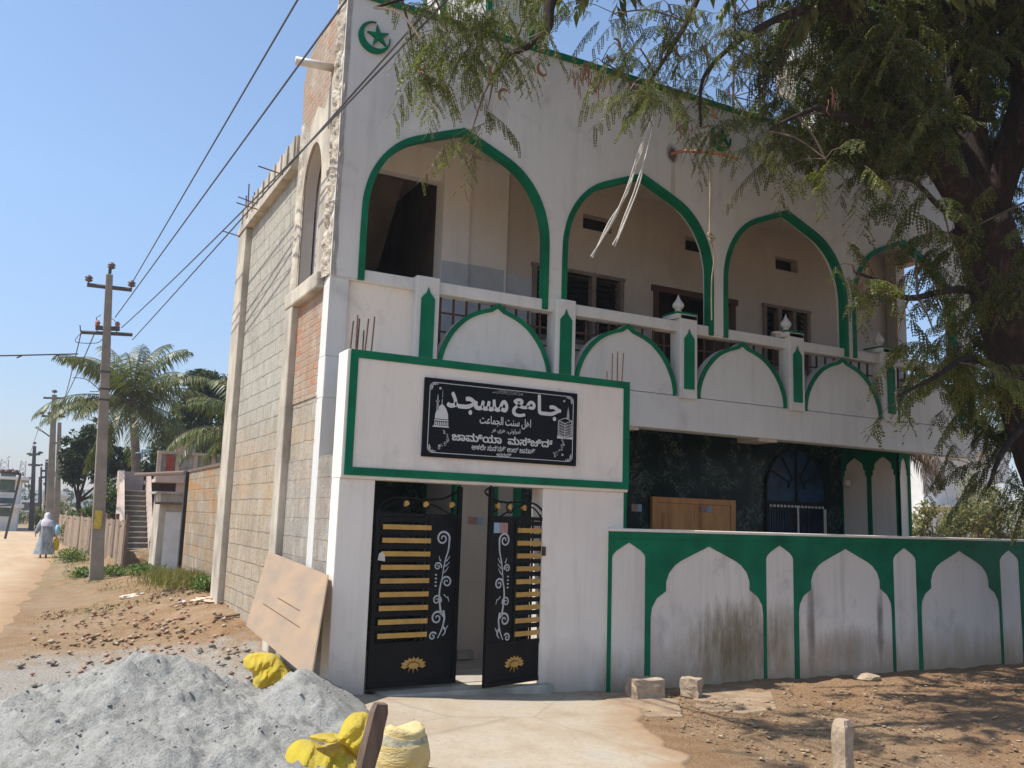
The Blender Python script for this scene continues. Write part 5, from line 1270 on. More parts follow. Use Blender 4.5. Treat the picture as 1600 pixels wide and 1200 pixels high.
for (x, y, a0, a1) in ((657, 98, 3.2, 6.3), (773, 108, 3, 6.4), (848, 108, 2.2, 5.6), (852, 82, 1.6, 3.2), (962, 70, -1, 2), (955, 85, 3.4, 6), (1063, 80, 2, 5), (1120, 176, 2, 5), (788, 150, 1, 4)): pod(x, y, 6.5, .12, a0, a1)
for k in range(34):
    x = 925+rs.gauss(0, 14); y = 95+rs.random()*40; c = T_(x, y, 6.45); pods.tube([c, c+Vector((rs.uniform(-.01, .01), 0, -.05)), c+Vector((rs.uniform(-.03, .03), 0, -.10-rs.random()*.05))], .006, 5, .004)
for (x0, y0) in ((1070, 205), (1350, 430), (1345, 445), (1300, 150)):
    for k in range(10): c = T_(x0+rs.gauss(0, 8), y0+rs.gauss(0, 8), 5.7 if x0 > 1200 else 6.4); pods.tube([c, c+Vector((rs.uniform(-.02, .02), 0, -.05)), c+Vector((rs.uniform(-.03, .03), 0, -.08))], .006, 5, .004)
tag(pods.build('pods', MT['pod'], tam, smooth=True), kind='stuff'); twigs.build('twigs', MT['twig'], tam, fix=False)
# rope and plastic strips hanging from the tree
rp = [T_(1108, 195, 8.3), H(1110, 260, 1, 8.3), H(1109, 365, 1, 8.3)]
rope = thing('hanging_rope', 'knotted coir rope hanging from the bent conduit in front of the second pier', 'rope', tuple(rp[0]))
MT['rope'] = simple('coir_rope', (.40, .31, .21), .95, .3, 60, .5, 120)
rr_ = MB(); r2 = [H(1109, 365, 1, 8.3), H(1116, 400, 1, 8.35), H(1112, 440, 1, 8.4), H(1112, 500, 1, 8.5)]
rr_.tube([Vector(p) for p in spline([tuple(p) for p in rp], 6)], .014, 6); rr_.tube([Vector(p) for p in spline([tuple(p) for p in r2], 6)], .010, 6); rr_.build('strand', MT['rope'], rope)
kn = MB()
for k in range(3):
    c = H(1110+k*2, 367+k*4, 1, 8.3); kn.tube([c+Vector((math.cos(a)*.035, math.sin(a)*.02, math.sin(a+k)*.035)) for a in [2*PI*q/10 for q in range(11)]], .009, 5)
kn.build('knot', MT['rope'], rope)
MT['tape'] = simple('frayed_white_plastic', (.62, .58, .52), .6, .15, 30, .2)
for pts_, lab in (([(1019, 185), (1008, 235), (985, 300), (962, 345), (930, 402)], 'longer frayed white plastic strip hanging before the second arch'), ([(1015, 190), (1003, 240), (990, 290), (972, 350), (958, 384)], 'shorter frayed white plastic strip hanging before the second arch')):
    q = [H(x+(18 if 'longer' in lab and False else 0), y, 1, 8.0) for x, y in pts_]
    if 'longer' in lab: q = [H(x-6 if i else x, y, 1, 8.05) for i, (x, y) in enumerate(pts_)]
    else: q = [H(x+6 if i < 3 else x+2, y, 1, 8.0) for i, (x, y) in enumerate(pts_)]
    m_ = MB()
    for j in range(3):
        pp_ = spline([tuple(p+Vector((rs.uniform(-.022, .022), rs.uniform(-.02, .02), rs.uniform(-.012, .012)))) for p in q], 4); n = len(pp_)
        m_.tube([Vector(p) for p in pp_], [.004+.007*min(1, i/n*1.2)*(1 if i < n-3 else .6) for i in range(n)], 4)
    tag(m_.build('plastic_strip', MT['tape'], None), lab, 'plastic strip')
# ---- other trees
def fill(c, r, n, seed, thr=.0, fs=1.6):
    """points through an ellipsoid, thinned by noise so the crown keeps gaps"""
    g = np.random.default_rng(seed); out = []
    while len(out) < n:
        p = g.normal(size=3); p = p/np.linalg.norm(p)*g.random()**.45
        q = (c[0]+p[0]*r[0], c[1]+p[1]*r[1], c[2]+p[2]*r[2])
        if noise.noise((q[0]*fs, q[1]*fs, q[2]*fs)) > thr-.25*(1-np.linalg.norm(p)): out.append(q)
    return np.array(out)
def broadtree(name, label, base, blobs, leaf, ls, mat, seed, r0=.16, group=None, cat='tree'):
    t = thing(name, label, cat, tuple(base), group); g = np.random.default_rng(seed); base = Vector(base)
    w = MB(); top = Vector(blobs[0][0]); fork = base.lerp(top, .45)+Vector((0, 0, .0))
    w.tube([base-Vector((0, 0, .2)), base.lerp(fork, .5)+Vector((.05, 0, 0)), fork], [r0, r0*.85, r0*.7], 8)
    parts = []
    for (c, r, n) in blobs:
        c = Vector(c); w.tube([fork, (fork+c)/2+Vector((0, 0, -.1*r[2])), c], [r0*.6, r0*.35, r0*.15], 6)
        for k in range(5):
            e = c+Vector((g.normal()*r[0]*.45, g.normal()*r[1]*.45, g.normal()*r[2]*.45)); w.tube([c, e], r0*.15, 4, r0*.05)
        P = fill(c, r, n, seed+n, .0, 1.8/max(r[0], .6)); D = unit(g.normal(size=(len(P), 3))*[1, 1, .5]+[0, 0, -.4]); U = g.normal(size=(len(P), 3))*.5+[0, 0, 1]
        L = g.uniform(ls*.6, ls*1.3, len(P)); parts.append(simpleleaf(P, D, U, L, L*leaf))
    w.build('trunk', MT['bark'], t, smooth=True); V, F = merge(parts); npmesh('crown', V, F, mat, t); return t
def bush(name, label, base, r, n, ls, mat, seed, group=None, cat='bush', leaf=.5, stems=9):
    t = thing(name, label, cat, tuple(base), group); g = np.random.default_rng(seed); base = Vector(base); w = MB()
    for k in range(stems):
        e = base+Vector((g.uniform(-.8, .8)*r[0], g.uniform(-.8, .8)*r[1], r[2]*g.uniform(.8, 1.9))); w.tube([base+Vector((g.uniform(-.2, .2)*r[0], g.uniform(-.2, .2)*r[1], -.05)), (base+e)/2+Vector((g.normal()*.05, 0, .1)), e], .016, 5, .005)
    w.build('stems', MT['twig'], t)
    P = fill((base.x, base.y, base.z+r[2]*.95), r, n, seed, -.05, 1.2/max(.3, r[0])); P = P[P[:, 2] > base.z]
    D = unit(g.normal(size=(len(P), 3))+[0, 0, -.1]); U = g.normal(size=(len(P), 3))*.5+[0, 0, 1]; L = g.uniform(ls*.6, ls*1.3, len(P)); V, F = simpleleaf(P, D, U, L, L*leaf)
    npmesh('foliage', V, F, mat, t); return t
def palmtree(name, label, crownc, ground, nf, fl, seed, mat='palm', sel=None, r=.16, droop=1.0, group=None):
    c = Vector(crownc); t = thing(name, label, 'palm tree', (ground[0], ground[1], ground[2]), group); g = random.Random(seed)
    w = MB(); b = Vector(ground); mid = (b+c)/2+Vector((.25, 0, 0)); pts = spline([tuple(b-Vector((0, 0, .2))), tuple(mid), tuple(c)], 12); n = len(pts)
    w.tube([Vector(p) for p in pts], [r*(1.25-.35*i/n)*(1+.05*(i % 2)) for i in range(n)], 10); w.build('trunk', MT['palmbark'], t)
    rach = MB(); Q = []
    for k in range(nf):
        az = 2*PI*k/nf*2.4+g.uniform(-.3, .3) if sel is None else sel[k][0]; el = (1.5-2.15*(k/nf)**1.05+g.uniform(-.15, .15)) if sel is None else sel[k][1]; L = fl*g.uniform(.8, 1.1)
        d = Vector((math.cos(az), math.sin(az), 0)); P = []; a = el; p = c.copy(); ns = 18
        for i in range(ns+1):
            P.append(p.copy()); a -= droop*(.022+.085*(i/ns))*(1.1 if el > -.2 else .6); p = p+(d*math.cos(a)+Vector((0, 0, math.sin(a))))*(L/ns)
        rach.tube(P, .028, 5, .006)
        side = Vector((-d.y, d.x, 0)); NL = 46; tw = g.uniform(-.3, .3)
        for q in range(NL):
            t_ = .1+.9*q/NL; i = min(ns-1, int(t_*ns)); b0 = P[i].lerp(P[i+1], t_*ns-i); td = (P[i+1]-P[i]).normalized(); ll = fl*.25*(math.sin(PI*min(1, t_*.85+.12))**.6)*g.uniform(.8, 1.1)
            for sg in (-1, 1):
                dr = (side*sg*(.75+tw*sg)+td*.45+Vector((0, 0, -.25-.75*g.random()))).normalized(); m1 = b0+dr*ll*.5; e = m1+(dr+Vector((0, 0, -.9))).normalized()*ll*.5; wv = td*(.022*fl/3)
                Q += [b0-wv*.6, m1-wv, m1+wv, b0+wv*.6, m1-wv, e, e, m1+wv]
    rach.build('frond_ribs', MT['palmbark'] if mat == 'drypalm' else MT['twig'], t)
    V = np.array([tuple(q) for q in Q]); F = np.arange(len(V)).reshape(-1, 4); F2 = F.copy()
    npmesh('fronds', V, F2, MT[mat], t); return t
c = H(206, 628, 1, 38); palmtree('coconut_palm', 'tall coconut palm with arching fronds behind the utility pole', c, (c.x+.3, 38, 0), 40, 3.5, 4)
c = H(402, 682, 1, 31); palmtree('coconut_palm', 'coconut palm showing only drooping yellowish fronds at the far wall corner', c, (c.x+.2, 31, 0), 26, 3.5, 9, droop=1.15)
def at(x, y, Y): return tuple(H(x, y, 1, Y))
def bl(x, y, Y, rx, rz, n, ry=None): p = H(x, y, 1, Y); k = (p-EYE).dot(F3)/FPX; return (tuple(p), (rx*k, (ry or rx*k), rz*k), n)
broadtree('broadleaf_tree', 'dark broad-leaved tree showing above the drooping palm by the block wall', (H(330, 700, 1, 44).x, 44, 0), [bl(325, 615, 44, 42, 38, 3400), bl(300, 650, 44, 34, 34, 2200), bl(360, 640, 44, 40, 60, 2600), bl(312, 590, 44, 20, 14, 700)], .5, .26, MT['darkleaf'], 21)
broadtree('broadleaf_tree', 'loose grey-green tree between the far pole and the coconut palm', (H(128, 790, 1, 46).x, 46, 0), [bl(122, 705, 46, 28, 34, 2600), bl(150, 690, 46, 26, 40, 2600), bl(112, 740, 46, 18, 16, 900), bl(175, 730, 46, 34, 40, 2600), bl(230, 735, 48, 40, 40, 2600)], .5, .24, MT['darkleaf'], 22, .13)
broadtree('broadleaf_tree', 'dark tree filling the gap above the stair house terrace', (H(290, 700, 1, 47).x, 47, 0), [bl(285, 690, 47, 45, 36, 3000), bl(330, 700, 47, 40, 36, 2200)], .5, .24, MT['darkleaf'], 23, .13)
for k, (x, y, Y, rx, rz, n, mt, lab) in enumerate([(115, 822, 40, 20, 22, 1500, 'bushleaf', 'green bush behind the left end of the mat fence'), (150, 800, 38, 26, 32, 2200, 'bushleaf', 'tall leafy bush rising behind the mat fence beside the near pole'), (172, 770, 36, 18, 26, 1500, 'bushleaf', 'green bush left of the staircase'),
        (98, 800, 52, 16, 18, 900, 'thorn', 'scrubby bush at the foot of the far poles'), (60, 808, 70, 18, 16, 1100, 'thorn', 'olive scrub by the bend of the lane'), (35, 812, 85, 20, 13, 1100, 'bushleaf', 'dark green scrub in front of the far white house'), (80, 790, 60, 14, 22, 900, 'thorn', 'brownish tall scrub behind the walking person')]):
    p = H(x, y, 1, Y); kk = (p-EYE).dot(F3)/FPX; bz = gh(p.x, p.y); bush('bush', lab, (p.x, Y, bz), (rx*kk, rx*kk, max(.3, (p.z-bz+rz*kk)/1.95)), n, .15, MT[mt], 40+k)
# weeds and dry grass on the verge
for k, (x, y, r, hgt, n, mt, lab) in enumerate([(112, 878, .42, .42, 700, 'weed', 'green weed clump at the lane edge in front of the mat fence'), (128, 902, .25, .22, 300, 'weed', 'low green weeds left of the near pole foot'), (178, 900, .38, .24, 500, 'weed', 'low leafy weeds right of the near pole foot'), (226, 898, .30, .25, 420, 'weed', 'bright green weed tuft before the staircase'),
        (286, 918, .55, .48, 1300, 'drygrass', 'tall dry grass tuft at the foot of the stained block wall'), (258, 905, .35, .30, 500, 'drygrass', 'smaller dry grass tuft left of the stained wall'), (320, 925, .22, .3, 300, 'weed', 'green weeds at the foot of the far pilaster')]):
    c = G(x, y); g = np.random.default_rng(70+k); P = np.stack([c.x+g.normal(size=n)*r*.5, c.y+g.normal(size=n)*r*.6, np.full(n, c.z)], 1); t = thing('weed_clump', lab, 'weeds', tuple(c))
    if mt == 'drygrass': D = unit(g.normal(size=(n, 3))*.35+[0, 0, 1]); L = g.uniform(.4, 1, n)*hgt; V, F = simpleleaf(P, D, g.normal(size=(n, 3)), L, L*.035+.004)
    else:
        P[:, 2] += g.random(n)*hgt*.8; D = unit(g.normal(size=(n, 3))+[0, 0, .5]); L = g.uniform(.06, .13, n); V, F = simpleleaf(P, D, g.normal(size=(n, 3))*.4+[0, 0, 1], L, L*.4)
    npmesh('foliage', V, F, MT[mt], t)
g = np.random.default_rng(99); P = []
while len(P) < 5200:
    x, y = g.uniform(.3, 3.2), g.uniform(15, 40)
    if x > road_edge(y)+.25 and noise.noise((x*.9, y*.5, 0)) > .02: P.append((x, y, gh(x, y)))
P = np.array(P); D = unit(g.normal(size=(len(P), 3))*.6+[0, 0, 1]); L = g.uniform(.04, .13, len(P)); V, F = simpleleaf(P, D, g.normal(size=(len(P), 3)), L, L*.12); o = tag(npmesh('verge_grass', V, F, MT['drygrass']), 'thin short grass scattered over the verge beside the lane', 'grass', kind='stuff')
# right background: sunlit scrub, palm with dead fronds
for k, (x, y, Y, rx, rz, n, lab) in enumerate([(1450, 812, 19, 40, 34, 2600, 'sunlit yellow-green scrub just right of the porch'), (1500, 800, 21, 44, 40, 3000, 'sunlit scrub below the white house'), (1555, 800, 20, 44, 46, 3000, 'reddish green scrub behind the wall near the tree'), (1610, 800, 22, 44, 50, 2600, 'scrub at the right edge behind the compound wall'), (1530, 760, 26, 60, 34, 2600, 'tall scrub in front of the white house')]):
    p = H(x, y, 1, Y); kk = (p-EYE).dot(F3)/FPX; bush('thorn_bush', lab, (p.x, Y, 0), (rx*kk, rx*kk*.6, (p.z+rz*kk)/1.95), n, .17, MT['thorn'], 60+k, leaf=.4, stems=14)
c = H(1398, 688, 1, 17); palmtree('fan_of_dead_palm', 'palm with brown dead fronds hanging right of the porch end', c, (c.x-.3, 17, 0), 26, 2.4, 14, mat='drypalm', droop=1.6, r=.11).name = 'palm_tree'
broadtree('broadleaf_tree', 'tree glimpsed far right behind the tamarind trunk', (H(1640, 700, 1, 30).x, 30, 0), [bl(1590, 660, 30, 50, 50, 2600), bl(1650, 600, 30, 70, 60, 2600)], .5, .24, MT['bushleaf'], 25, .16)
# ---------------------------------------------------------------- poles and cables
MT['pole'] = simple('concrete_pole', (.27, .235, .19), .9, .2, 3, .4, 25); MT['steel'] = simple('dark_galvanised_steel', (.07, .065, .065), .6, .25, 9, .1); MT['porc'] = simple('porcelain_insulator', (.14, .09, .08), .25, .2, 6, 0); MT['wire'] = simple('aluminium_cable', (.06, .06, .065), .6, .1, 9, 0)
def insul(m_, p, s=1.0):
    m_.lathe((p[0], p[1], p[2]), [(.012, -.10), (.012, 0), (.05*s, .01), (.085*s, .04), (.05*s, .06), (.085*s, .09), (.06*s, .12), (.03*s, .15), (.0, .155)], 10)
def pole(base, top, r0, r1, label, mat='pole'):
    t = thing('utility_pole', label, 'utility pole', tuple(base)); b, tp = Vector(base), Vector(top); ax = (tp-b).normalized(); m_ = MB()
    ux = Vector((1, 0, 0))-ax*ax.x; uy = ax.cross(ux.normalized()); L = (tp-b).length
    m_.obox((b+tp)/2-ax*.15, ux, uy, ax, r0, r0*.8, L/2+.15, r1/r0); m_.build('shaft', MT[mat], t, bevel=.015); return t, b, tp, ax
pb_, pt_ = G(150, 906), H(171, 429, 1, G(150, 906).y)
t, b, tp, ax = pole(pb_, pt_, .14, .068, 'nearest tapered concrete utility pole on the verge with two crossarms and yellow painted patch')
Yp = b.y; dep = (tp-EYE).dot(F3)/FPX
HP = lambda x, y: H(x, y, 1, Yp)
arm = MB(); arm.tube([HP(136, 445), HP(206, 453)], .045, 6); arm.tube([HP(171, 428), HP(172, 418)], .03, 6); arm.build('upper_crossarm', MT['steel'], t)
arm = MB(); arm.tube([HP(126, 519), HP(207, 523)], .04, 6); arm.tube([HP(149, 512), HP(187, 514)], .05, 6); arm.tube([HP(126, 519), HP(125, 508)], .012, 5); arm.tube([HP(150, 512), HP(151, 496), HP(158, 492)], .010, 5); arm.build('lower_crossarm', MT['steel'], t)
for (x, y) in ((138, 444), (173.5, 424), (205, 452)): m_ = MB(); p = HP(x, y); insul(m_, p+Vector((0, 0, .05)), 1.05); m_.build('insulator', MT['porc'], t, smooth=True)
for (x, y) in ((152, 511), (183, 513)): m_ = MB(); p = HP(x, y); insul(m_, p, .7); m_.build('insulator', simple('red_brown_insulator', (.3, .12, .08), .4, .2), t, smooth=True)
for yb_ in (586, 613, 630): m_ = MB(); c = b.lerp(tp, (906-yb_)/(906-429)); k = .14-.072*(906-yb_)/(906-429)+.012; m_.obox(c, (1, 0, 0), (0, 1, 0), (0, 0, 1), k, k*.85, .02); m_.build('steel_band', MT['steel'], t)
m_ = MB(); c = b.lerp(tp, (906-815)/(906-429)); m_.obox(c+Vector((-.02, -.118, 0)), (1, 0, 0), (0, 1, 0), (0, 0, 1), .075, .004, .19); m_.build('yellow_paint_patch', simple('yellow_road_paint', (.55, .42, .06), .7, .3, 20), t)
m_ = MB(); m_.tube([Vector(p) for p in spline([tuple(HP(127, 520)), tuple(HP(118, 534)), tuple(HP(150, 536)), tuple(HP(160, 530))], 5)], .008, 4); m_.tube([Vector(p) for p in spline([tuple(HP(114, 590)), tuple(HP(135, 593)), tuple(HP(155, 610)), tuple(HP(140, 612))], 5)], .010, 4); m_.tube([Vector(p) for p in spline([tuple(HP(162, 492)), tuple(HP(178, 500)), tuple(HP(184, 512))], 5)], .008, 4); m_.build('loose_wires', MT['wire'], t)
def simplepole(px0, px1, Y, r0, r1, arms, ins, lab, mat='pole', extra=None):
    b0 = H(px0[0], px0[1], 1, Y); b0.z = min(b0.z, 0.05); t, b, tp, ax = pole((b0.x, Y, gh(b0.x, Y)), H(px1[0], px1[1], 1, Y), r0, r1, lab, mat); q = lambda x, y: H(x, y, 1, Y)
    for (x0, y0, x1, y1) in arms: m_ = MB().tube([q(x0, y0), q(x1, y1)], .05*Y/45, 5); m_.build('crossarm', MT['steel'], t)
    for (x, y, s) in ins: m_ = MB(); insul(m_, q(x, y), s); m_.build('insulator', MT['porc'], t, smooth=True)
    return t, q
t2, q2 = simplepole((77.5, 830), (85, 617), 45, .19, .10, [(67.5, 621.5, 101, 622.5), (65, 650, 102, 651)], [(85, 614, 1.6), (66, 648, 1), (76.5, 648, 1), (92, 648, 1)], 'second concrete utility pole in the row with a street lamp arm')
m_ = MB(); m_.tube([q2(79, 683), q2(65, 673)], .03, 6); m_.build('lamp_arm', MT['steel'], t2)
m_ = MB(); c = q2(60, 670); e = (q2(65, 673)-q2(56, 667)); m_.obox(c, e, (0, 1, 0), e.cross(Vector((0, 1, 0))), e.length/2, .09, .05, .9); m_.build('lamp_head', MT['pvc'], t2)
simplepole((89, 830), (93, 660), 50, .16, .09, [(80, 692, 104, 693)], [], 'thin bare concrete pole just right of the second pole')
simplepole((50, 815), (54, 697), 64, .16, .10, [(45, 711, 63, 709.5), (44, 726, 63, 727)], [(54, 694, 1.4), (45.5, 711, 2.2), (63, 709, 2.2)], 'third utility pole with two round dark insulators', 'steel')
simplepole((73, 818), (73, 722), 70, .14, .10, [(64, 736, 75, 735), (64, 746, 75, 745)], [(73, 721, 1.5)], 'leg of a distant transformer frame', 'steel')
simplepole((64, 818), (64.5, 730), 70, .07, .06, [], [(64.5, 728, 1.4)], 'slender outer leg of the distant transformer frame', 'steel')
simplepole((60, 815), (62, 745), 95, .1, .08, [], [], 'thin far pole between the third pole and the transformer frame', 'steel')
t6, q6 = simplepole((11, 814), (32, 741), 48, .055, .05, [(0, 738, 33, 741), (0, 767, 24, 768), (0, 790, 18, 789)], [(3, 738, 1.9), (14, 738, 1.9), (25, 739, 1.9)], 'slanting steel pole with a cross beam in front of the far white house', 'steel')
# lattice towers far away
for (x, y0, y1, Y, w, lab) in ((8, 800, 718, 150, .9, 'hazy lattice tower behind the far white house'), (37, 810, 720, 130, .55, 'thin lattice tower near the bend of the lane')):
    b0 = H(x, y0, 1, Y); tp = H(x, y1, 1, Y); m_ = MB(); hgt = tp.z
    for sx_ in (-1, 1):
        for sy_ in (-1, 1): m_.tube([(tp.x+sx_*w, Y+sy_*w, 0), (tp.x+sx_*w*.5, Y+sy_*w*.5, hgt)], .06, 4)
    for k in range(10):
        z0, z1 = hgt*k/10, hgt*(k+1)/10; w0, w1 = w*(1-.5*k/10), w*(1-.5*(k+1)/10); m_.tube([(tp.x-w0, Y-w0, z0), (tp.x+w1, Y-w1, z1)], .04, 3); m_.tube([(tp.x+w0, Y-w0, z0), (tp.x-w1, Y-w1, z1)], .04, 3)
    tag(m_.build('lattice_tower', simple('galvanised_tower', (.35, .36, .38), .6, .1), None), lab, 'tower')
# cables
def cable(a, b_, sag, r, lab, n=24):
    a, b_ = Vector(a), Vector(b_); pts = [a.lerp(b_, k/n)-Vector((0, 0, 4*sag*(k/n)*(1-k/n))) for k in range(n+1)]; tag(MB().tube(pts, r, 5).build('overhead_cable', MT['wire'], None), lab, 'cable', 'overhead cables')
def beyond(A, px_, py_, z, ext):
    P = H(px_, py_, 2, z); return A+(P-A)*ext
A1 = HP(205, 450)+Vector((0, 0, .1)); cable(A1, beyond(A1, 465, 0, 6.75, 2.0), .0, .011, 'uppermost overhead cable, leaving the right insulator of the nearest pole')
A2 = HP(180, 496); cable(A2, beyond(A2, 541, 0, 6.2, 1.7), .0, .011, 'second overhead cable, crossing the brick gable of the mosque')
A3 = HP(190, 512); cable(A3, beyond(A3, 645, 22, 6.0, 1.7), .22, .010, 'third overhead cable, the left of the close pair crossing the mosque front')
A4 = HP(207, 531); cable(A4, beyond(A4, 655, 22, 5.9, 1.7), .05, .010, 'lowest overhead cable, the right of the close pair crossing the mosque front')
cable(HP(127, 519), q2(92, 648), .3, .012, 'slack cable from the left crossarm tip of the nearest pole to the second pole')
cable(HP(148, 520), q2(85, 650), .2, .012, 'inner cable from the nearest pole to the second pole')
cable(HP(122, 553), HP(-260, 562), .0, .016, 'level cable running off to the left from the nearest pole')
cable(q2(66, 648), H(45.5, 711, 1, 64), .2, .012, 'far cable between the second and third pole')
for x in (30, 90): tag(MB().obox(HP(x, 557.5 if x == 30 else 555.5), (1, 0, .6), (0, 1, 0), (-.6, 0, 1), .05, .02, .012).build('cable_spacer', MT['steel'], None), 'small dark spacer clip on the level cable, %s' % ('left one' if x == 30 else 'right one'), 'cable clip')
# ---------------------------------------------------------------- stained wall, outhouse, fence, stair house
MT['pink'] = simple('faded_pink_limewash', (.58, .45, .37), .9, .2, 1.6, .3, 30, c2=(.44, .35, .29)); MT['stained'] = blockwork('orange_stained_blocks', c1=(.38, .31, .22), c2=(.27, .235, .18), stain=(.42, .20, .05), stamt=.95)
XS_ = 2.66; tz = H(345, 728, 0, XS_).z; y1_ = 18.6
t = thing('stained_block_wall', 'lower block wall with orange lichen stains beyond the far pilaster', 'wall', (XS_, 14.5, .3))
MB().box(XS_, XS_+.18, YR+.05, y1_, -.1, tz).build('wall_body', MT['stained'], t)
MB().box(XS_-.02, XS_+.2, YR+.05, y1_, tz, tz+.05).build('coping', MT['oldwood'], t)
p = G(302, 893); tag(MB().obox((XS_+.02, y1_+.15, tz/2), (1, 0, 0), (0, 1, 0), (0, 0, 1), .08, .07, tz/2+.02).build('timber_post', simple('charred_post', (.04, .035, .03), .9, .3), None, bevel=.01), 'dark upright post at the end of the stained block wall', 'post')
def S(x, y, Y): return H(x, y, 1, Y)
Yo = 20.6; a, c = S(252, 770, Yo), S(293, 905, Yo)
t = thing('outhouse', 'small whitewashed outhouse with a pale door and broken plank over it', 'shed', (a.x, Yo, gh(a.x, Yo)))
MB().box(a.x, XS_+.3, Yo, Yo+1.2, 0, S(270, 772, Yo).z).build('walls', MT['conc'], t)
MB().box(a.x+.12, a.x+.46, Yo-.03, Yo, .1, S(270, 800, Yo).z).build('door', simple('white_sheet_door', (.62, .61, .57), .7, .1), t)
MB().box(a.x-.12, a.x+.6, Yo-.15, Yo-.03, S(270, 785, Yo).z-.05, S(270, 785, Yo).z).build('plank', MT['oldwood'], t)
MB().box(a.x-.1, a.x+.9, Yo-.1, Yo+1.3, S(270, 772, Yo).z, S(270, 772, Yo).z+.05).build('slab_roof', MT['concgrey'], t)
m_ = MB(); m_.tube([S(212, 742, 26), S(300, 738, 20)], .05, 6); tag(m_.build('bamboo_pole', MT['oldwood'], None), 'long horizontal bamboo pole reaching from the stair house to the stained wall', 'pole')
# mat fence
MT['mat'] = simple('dry_palm_mat', (.30, .22, .15), .95, .35, 4, .6, 45, stretch=(7, 3, 1.2), c2=(.17, .125, .09))
f0 = G(191, 890); f3 = Vector((S(94, 803, 43).x, 43, .1)); f1 = f0.lerp(f3, .2); f2 = f0.lerp(f3, .55)
t = thing('mat_fence', 'woven palm mat fence with timber posts along the lane edge', 'fence', tuple(f0))
g_ = random.Random(4)
for k, (u, v) in enumerate(((f0, f1), (f1, f2), (f2, f3))):
    m_ = MB(); n = 26; d = v-u; nn_ = Vector((-d.y, d.x, 0)).normalized()
    for i in range(n):
        a = u.lerp(v, i/n); b_ = u.lerp(v, (i+1.02)/n); h_ = 1.18+g_.uniform(-.03, .03); o_ = nn_*(.012*math.sin(i*.9)+g_.uniform(-.002, .002))
        m_.add([a+o_, b_+o_, b_+o_+Vector((0, 0, h_)), a+o_+Vector((0, 0, h_)), a+o_+nn_*.02, b_+o_+nn_*.02, b_+o_+nn_*.02+Vector((0, 0, h_)), a+o_+nn_*.02+Vector((0, 0, h_))], [(0,1,2,3),(7,6,5,4),(0,4,5,1),(1,5,6,2),(2,6,7,3),(3,7,4,0)])
    m_.build('mat_panel', MT['mat'], t)
for u in (f0, f1, f2, f3, f0.lerp(f1, .5), f1.lerp(f2, .5)): MB().tube([u-Vector((0, 0, .1)), u+Vector((.02, 0, 1.34))], .055, 7).build('post', MT['oldwood'], t)
m_ = MB().tube([f0+Vector((0, -.05, 1.05)), f3+Vector((0, -.05, 1.1))], .025, 5); m_.build('rail', MT['oldwood'], t)
# stair house
Yh = 33.0; q = lambda x, y, Y=Yh: H(x, y, 1, Y)
hs = thing('stair_house', 'faded pink flat-roofed house with an outside staircase and railed terrace', 'house', tuple(q(215, 862)))
sx0_, sx1_ = q(193, 860).x, q(231, 860).x; zf = .1; zt_ = q(212, 768, Yh+2.6).z; nst = 12
m_ = MB()
for k in range(nst):
    z0 = zf+(zt_-zf)*k/nst; m_.box(sx0_, sx1_, Yh+2.6*k/nst, Yh+2.7, z0, z0+(zt_-zf)/nst)
    
m_.build('staircase', simple('shaded_cement_riser', (.16, .14, .12), .9, .2), hs)  # riser shade put into the colour, against the paler treads
m_ = MB()
for k in range(nst): z0 = zf+(zt_-zf)*(k+1)/nst; m_.box(sx0_+.003, sx1_-.003, Yh+2.6*k/nst-.05, Yh+2.6*k/nst+.2, z0+.001, z0+.04)
m_.build('stair_treads', MT['conc'], hs)
for x0, x1 in ((sx0_-.16, sx0_-.01), (sx1_+.01, sx1_+.14)):
    m_ = MB(); m_.plate([(Yh-.1, zf-.2), (Yh-.1, zf+.55), (Yh+2.5, zt_+.75), (Yh+3.6, zt_+.75), (Yh+3.6, zf-.2)] if x0 < sx0_ else [(Yh-.1, zf-.2), (Yh-.1, zf+.4), (Yh+2.5, zt_+.7), (Yh+2.8, zt_+.7), (Yh+2.8, zt_-.2), (Yh+.8, zf-.2)], [], x0, x1, fn=lambda u, a, w: (a, u, w)); m_.build('stair_parapet', MT['pink'], hs)
MB().box(sx0_, sx1_, Yh+3.5, Yh+3.6, zt_, zt_+.75).build('landing_parapet', MT['pink'], hs)
tz0, tz1 = q(260, 747).z, q(260, 702).z; ex = q(345, 740, Yh+1).x+3
MB().box(sx1_+.15, ex, Yh+1.0, Yh+6, tz0-.12, tz0).build('terrace_slab', MT['pink'], hs)
m_ = MB(); xx = sx1_+.15
m_.box(xx, ex, Yh+1.0, Yh+1.08, tz0, tz0+.25).box(xx, ex, Yh+.95, Yh+1.12, tz1-.10, tz1)
while xx < ex: m_.box(xx, xx+.14, Yh+1.0, Yh+1.1, tz0+.25, tz1-.1); xx += .62
m_.build('terrace_railing', MT['pink'], hs)
MB().box(sx1_+.2, ex, Yh+1.06, Yh+1.07, tz0+.25, tz1-.1).build('railing_infill', MT['concgrey'], hs)
MB().box(sx1_+.45, sx1_+.72, Yh+.97, Yh+1.0, tz0+.2, tz1-.15).build('red_cloth', simple('red_cloth', (.35, .06, .03), .8, .2), hs)
MB().box(sx1_+1.2, ex, Yh+3.2, Yh+6, 0, tz0-.12).build('walls', simple('tan_wall', (.42, .30, .20), .9, .25, 2), hs)
MB().box(sx1_+.9, sx1_+1.2, Yh+1.15, Yh+1.4, 0, tz0-.12).box(ex-3.2, ex-2.9, Yh+1.15, Yh+1.4, 0, tz0-.12).build('porch_pillar', MT['pink'], hs)
MB().box(sx1_+.2, sx1_+1.2, Yh+3.2, Yh+3.3, 0, tz0-.12).build('dark_doorway', MT['dark'], hs)
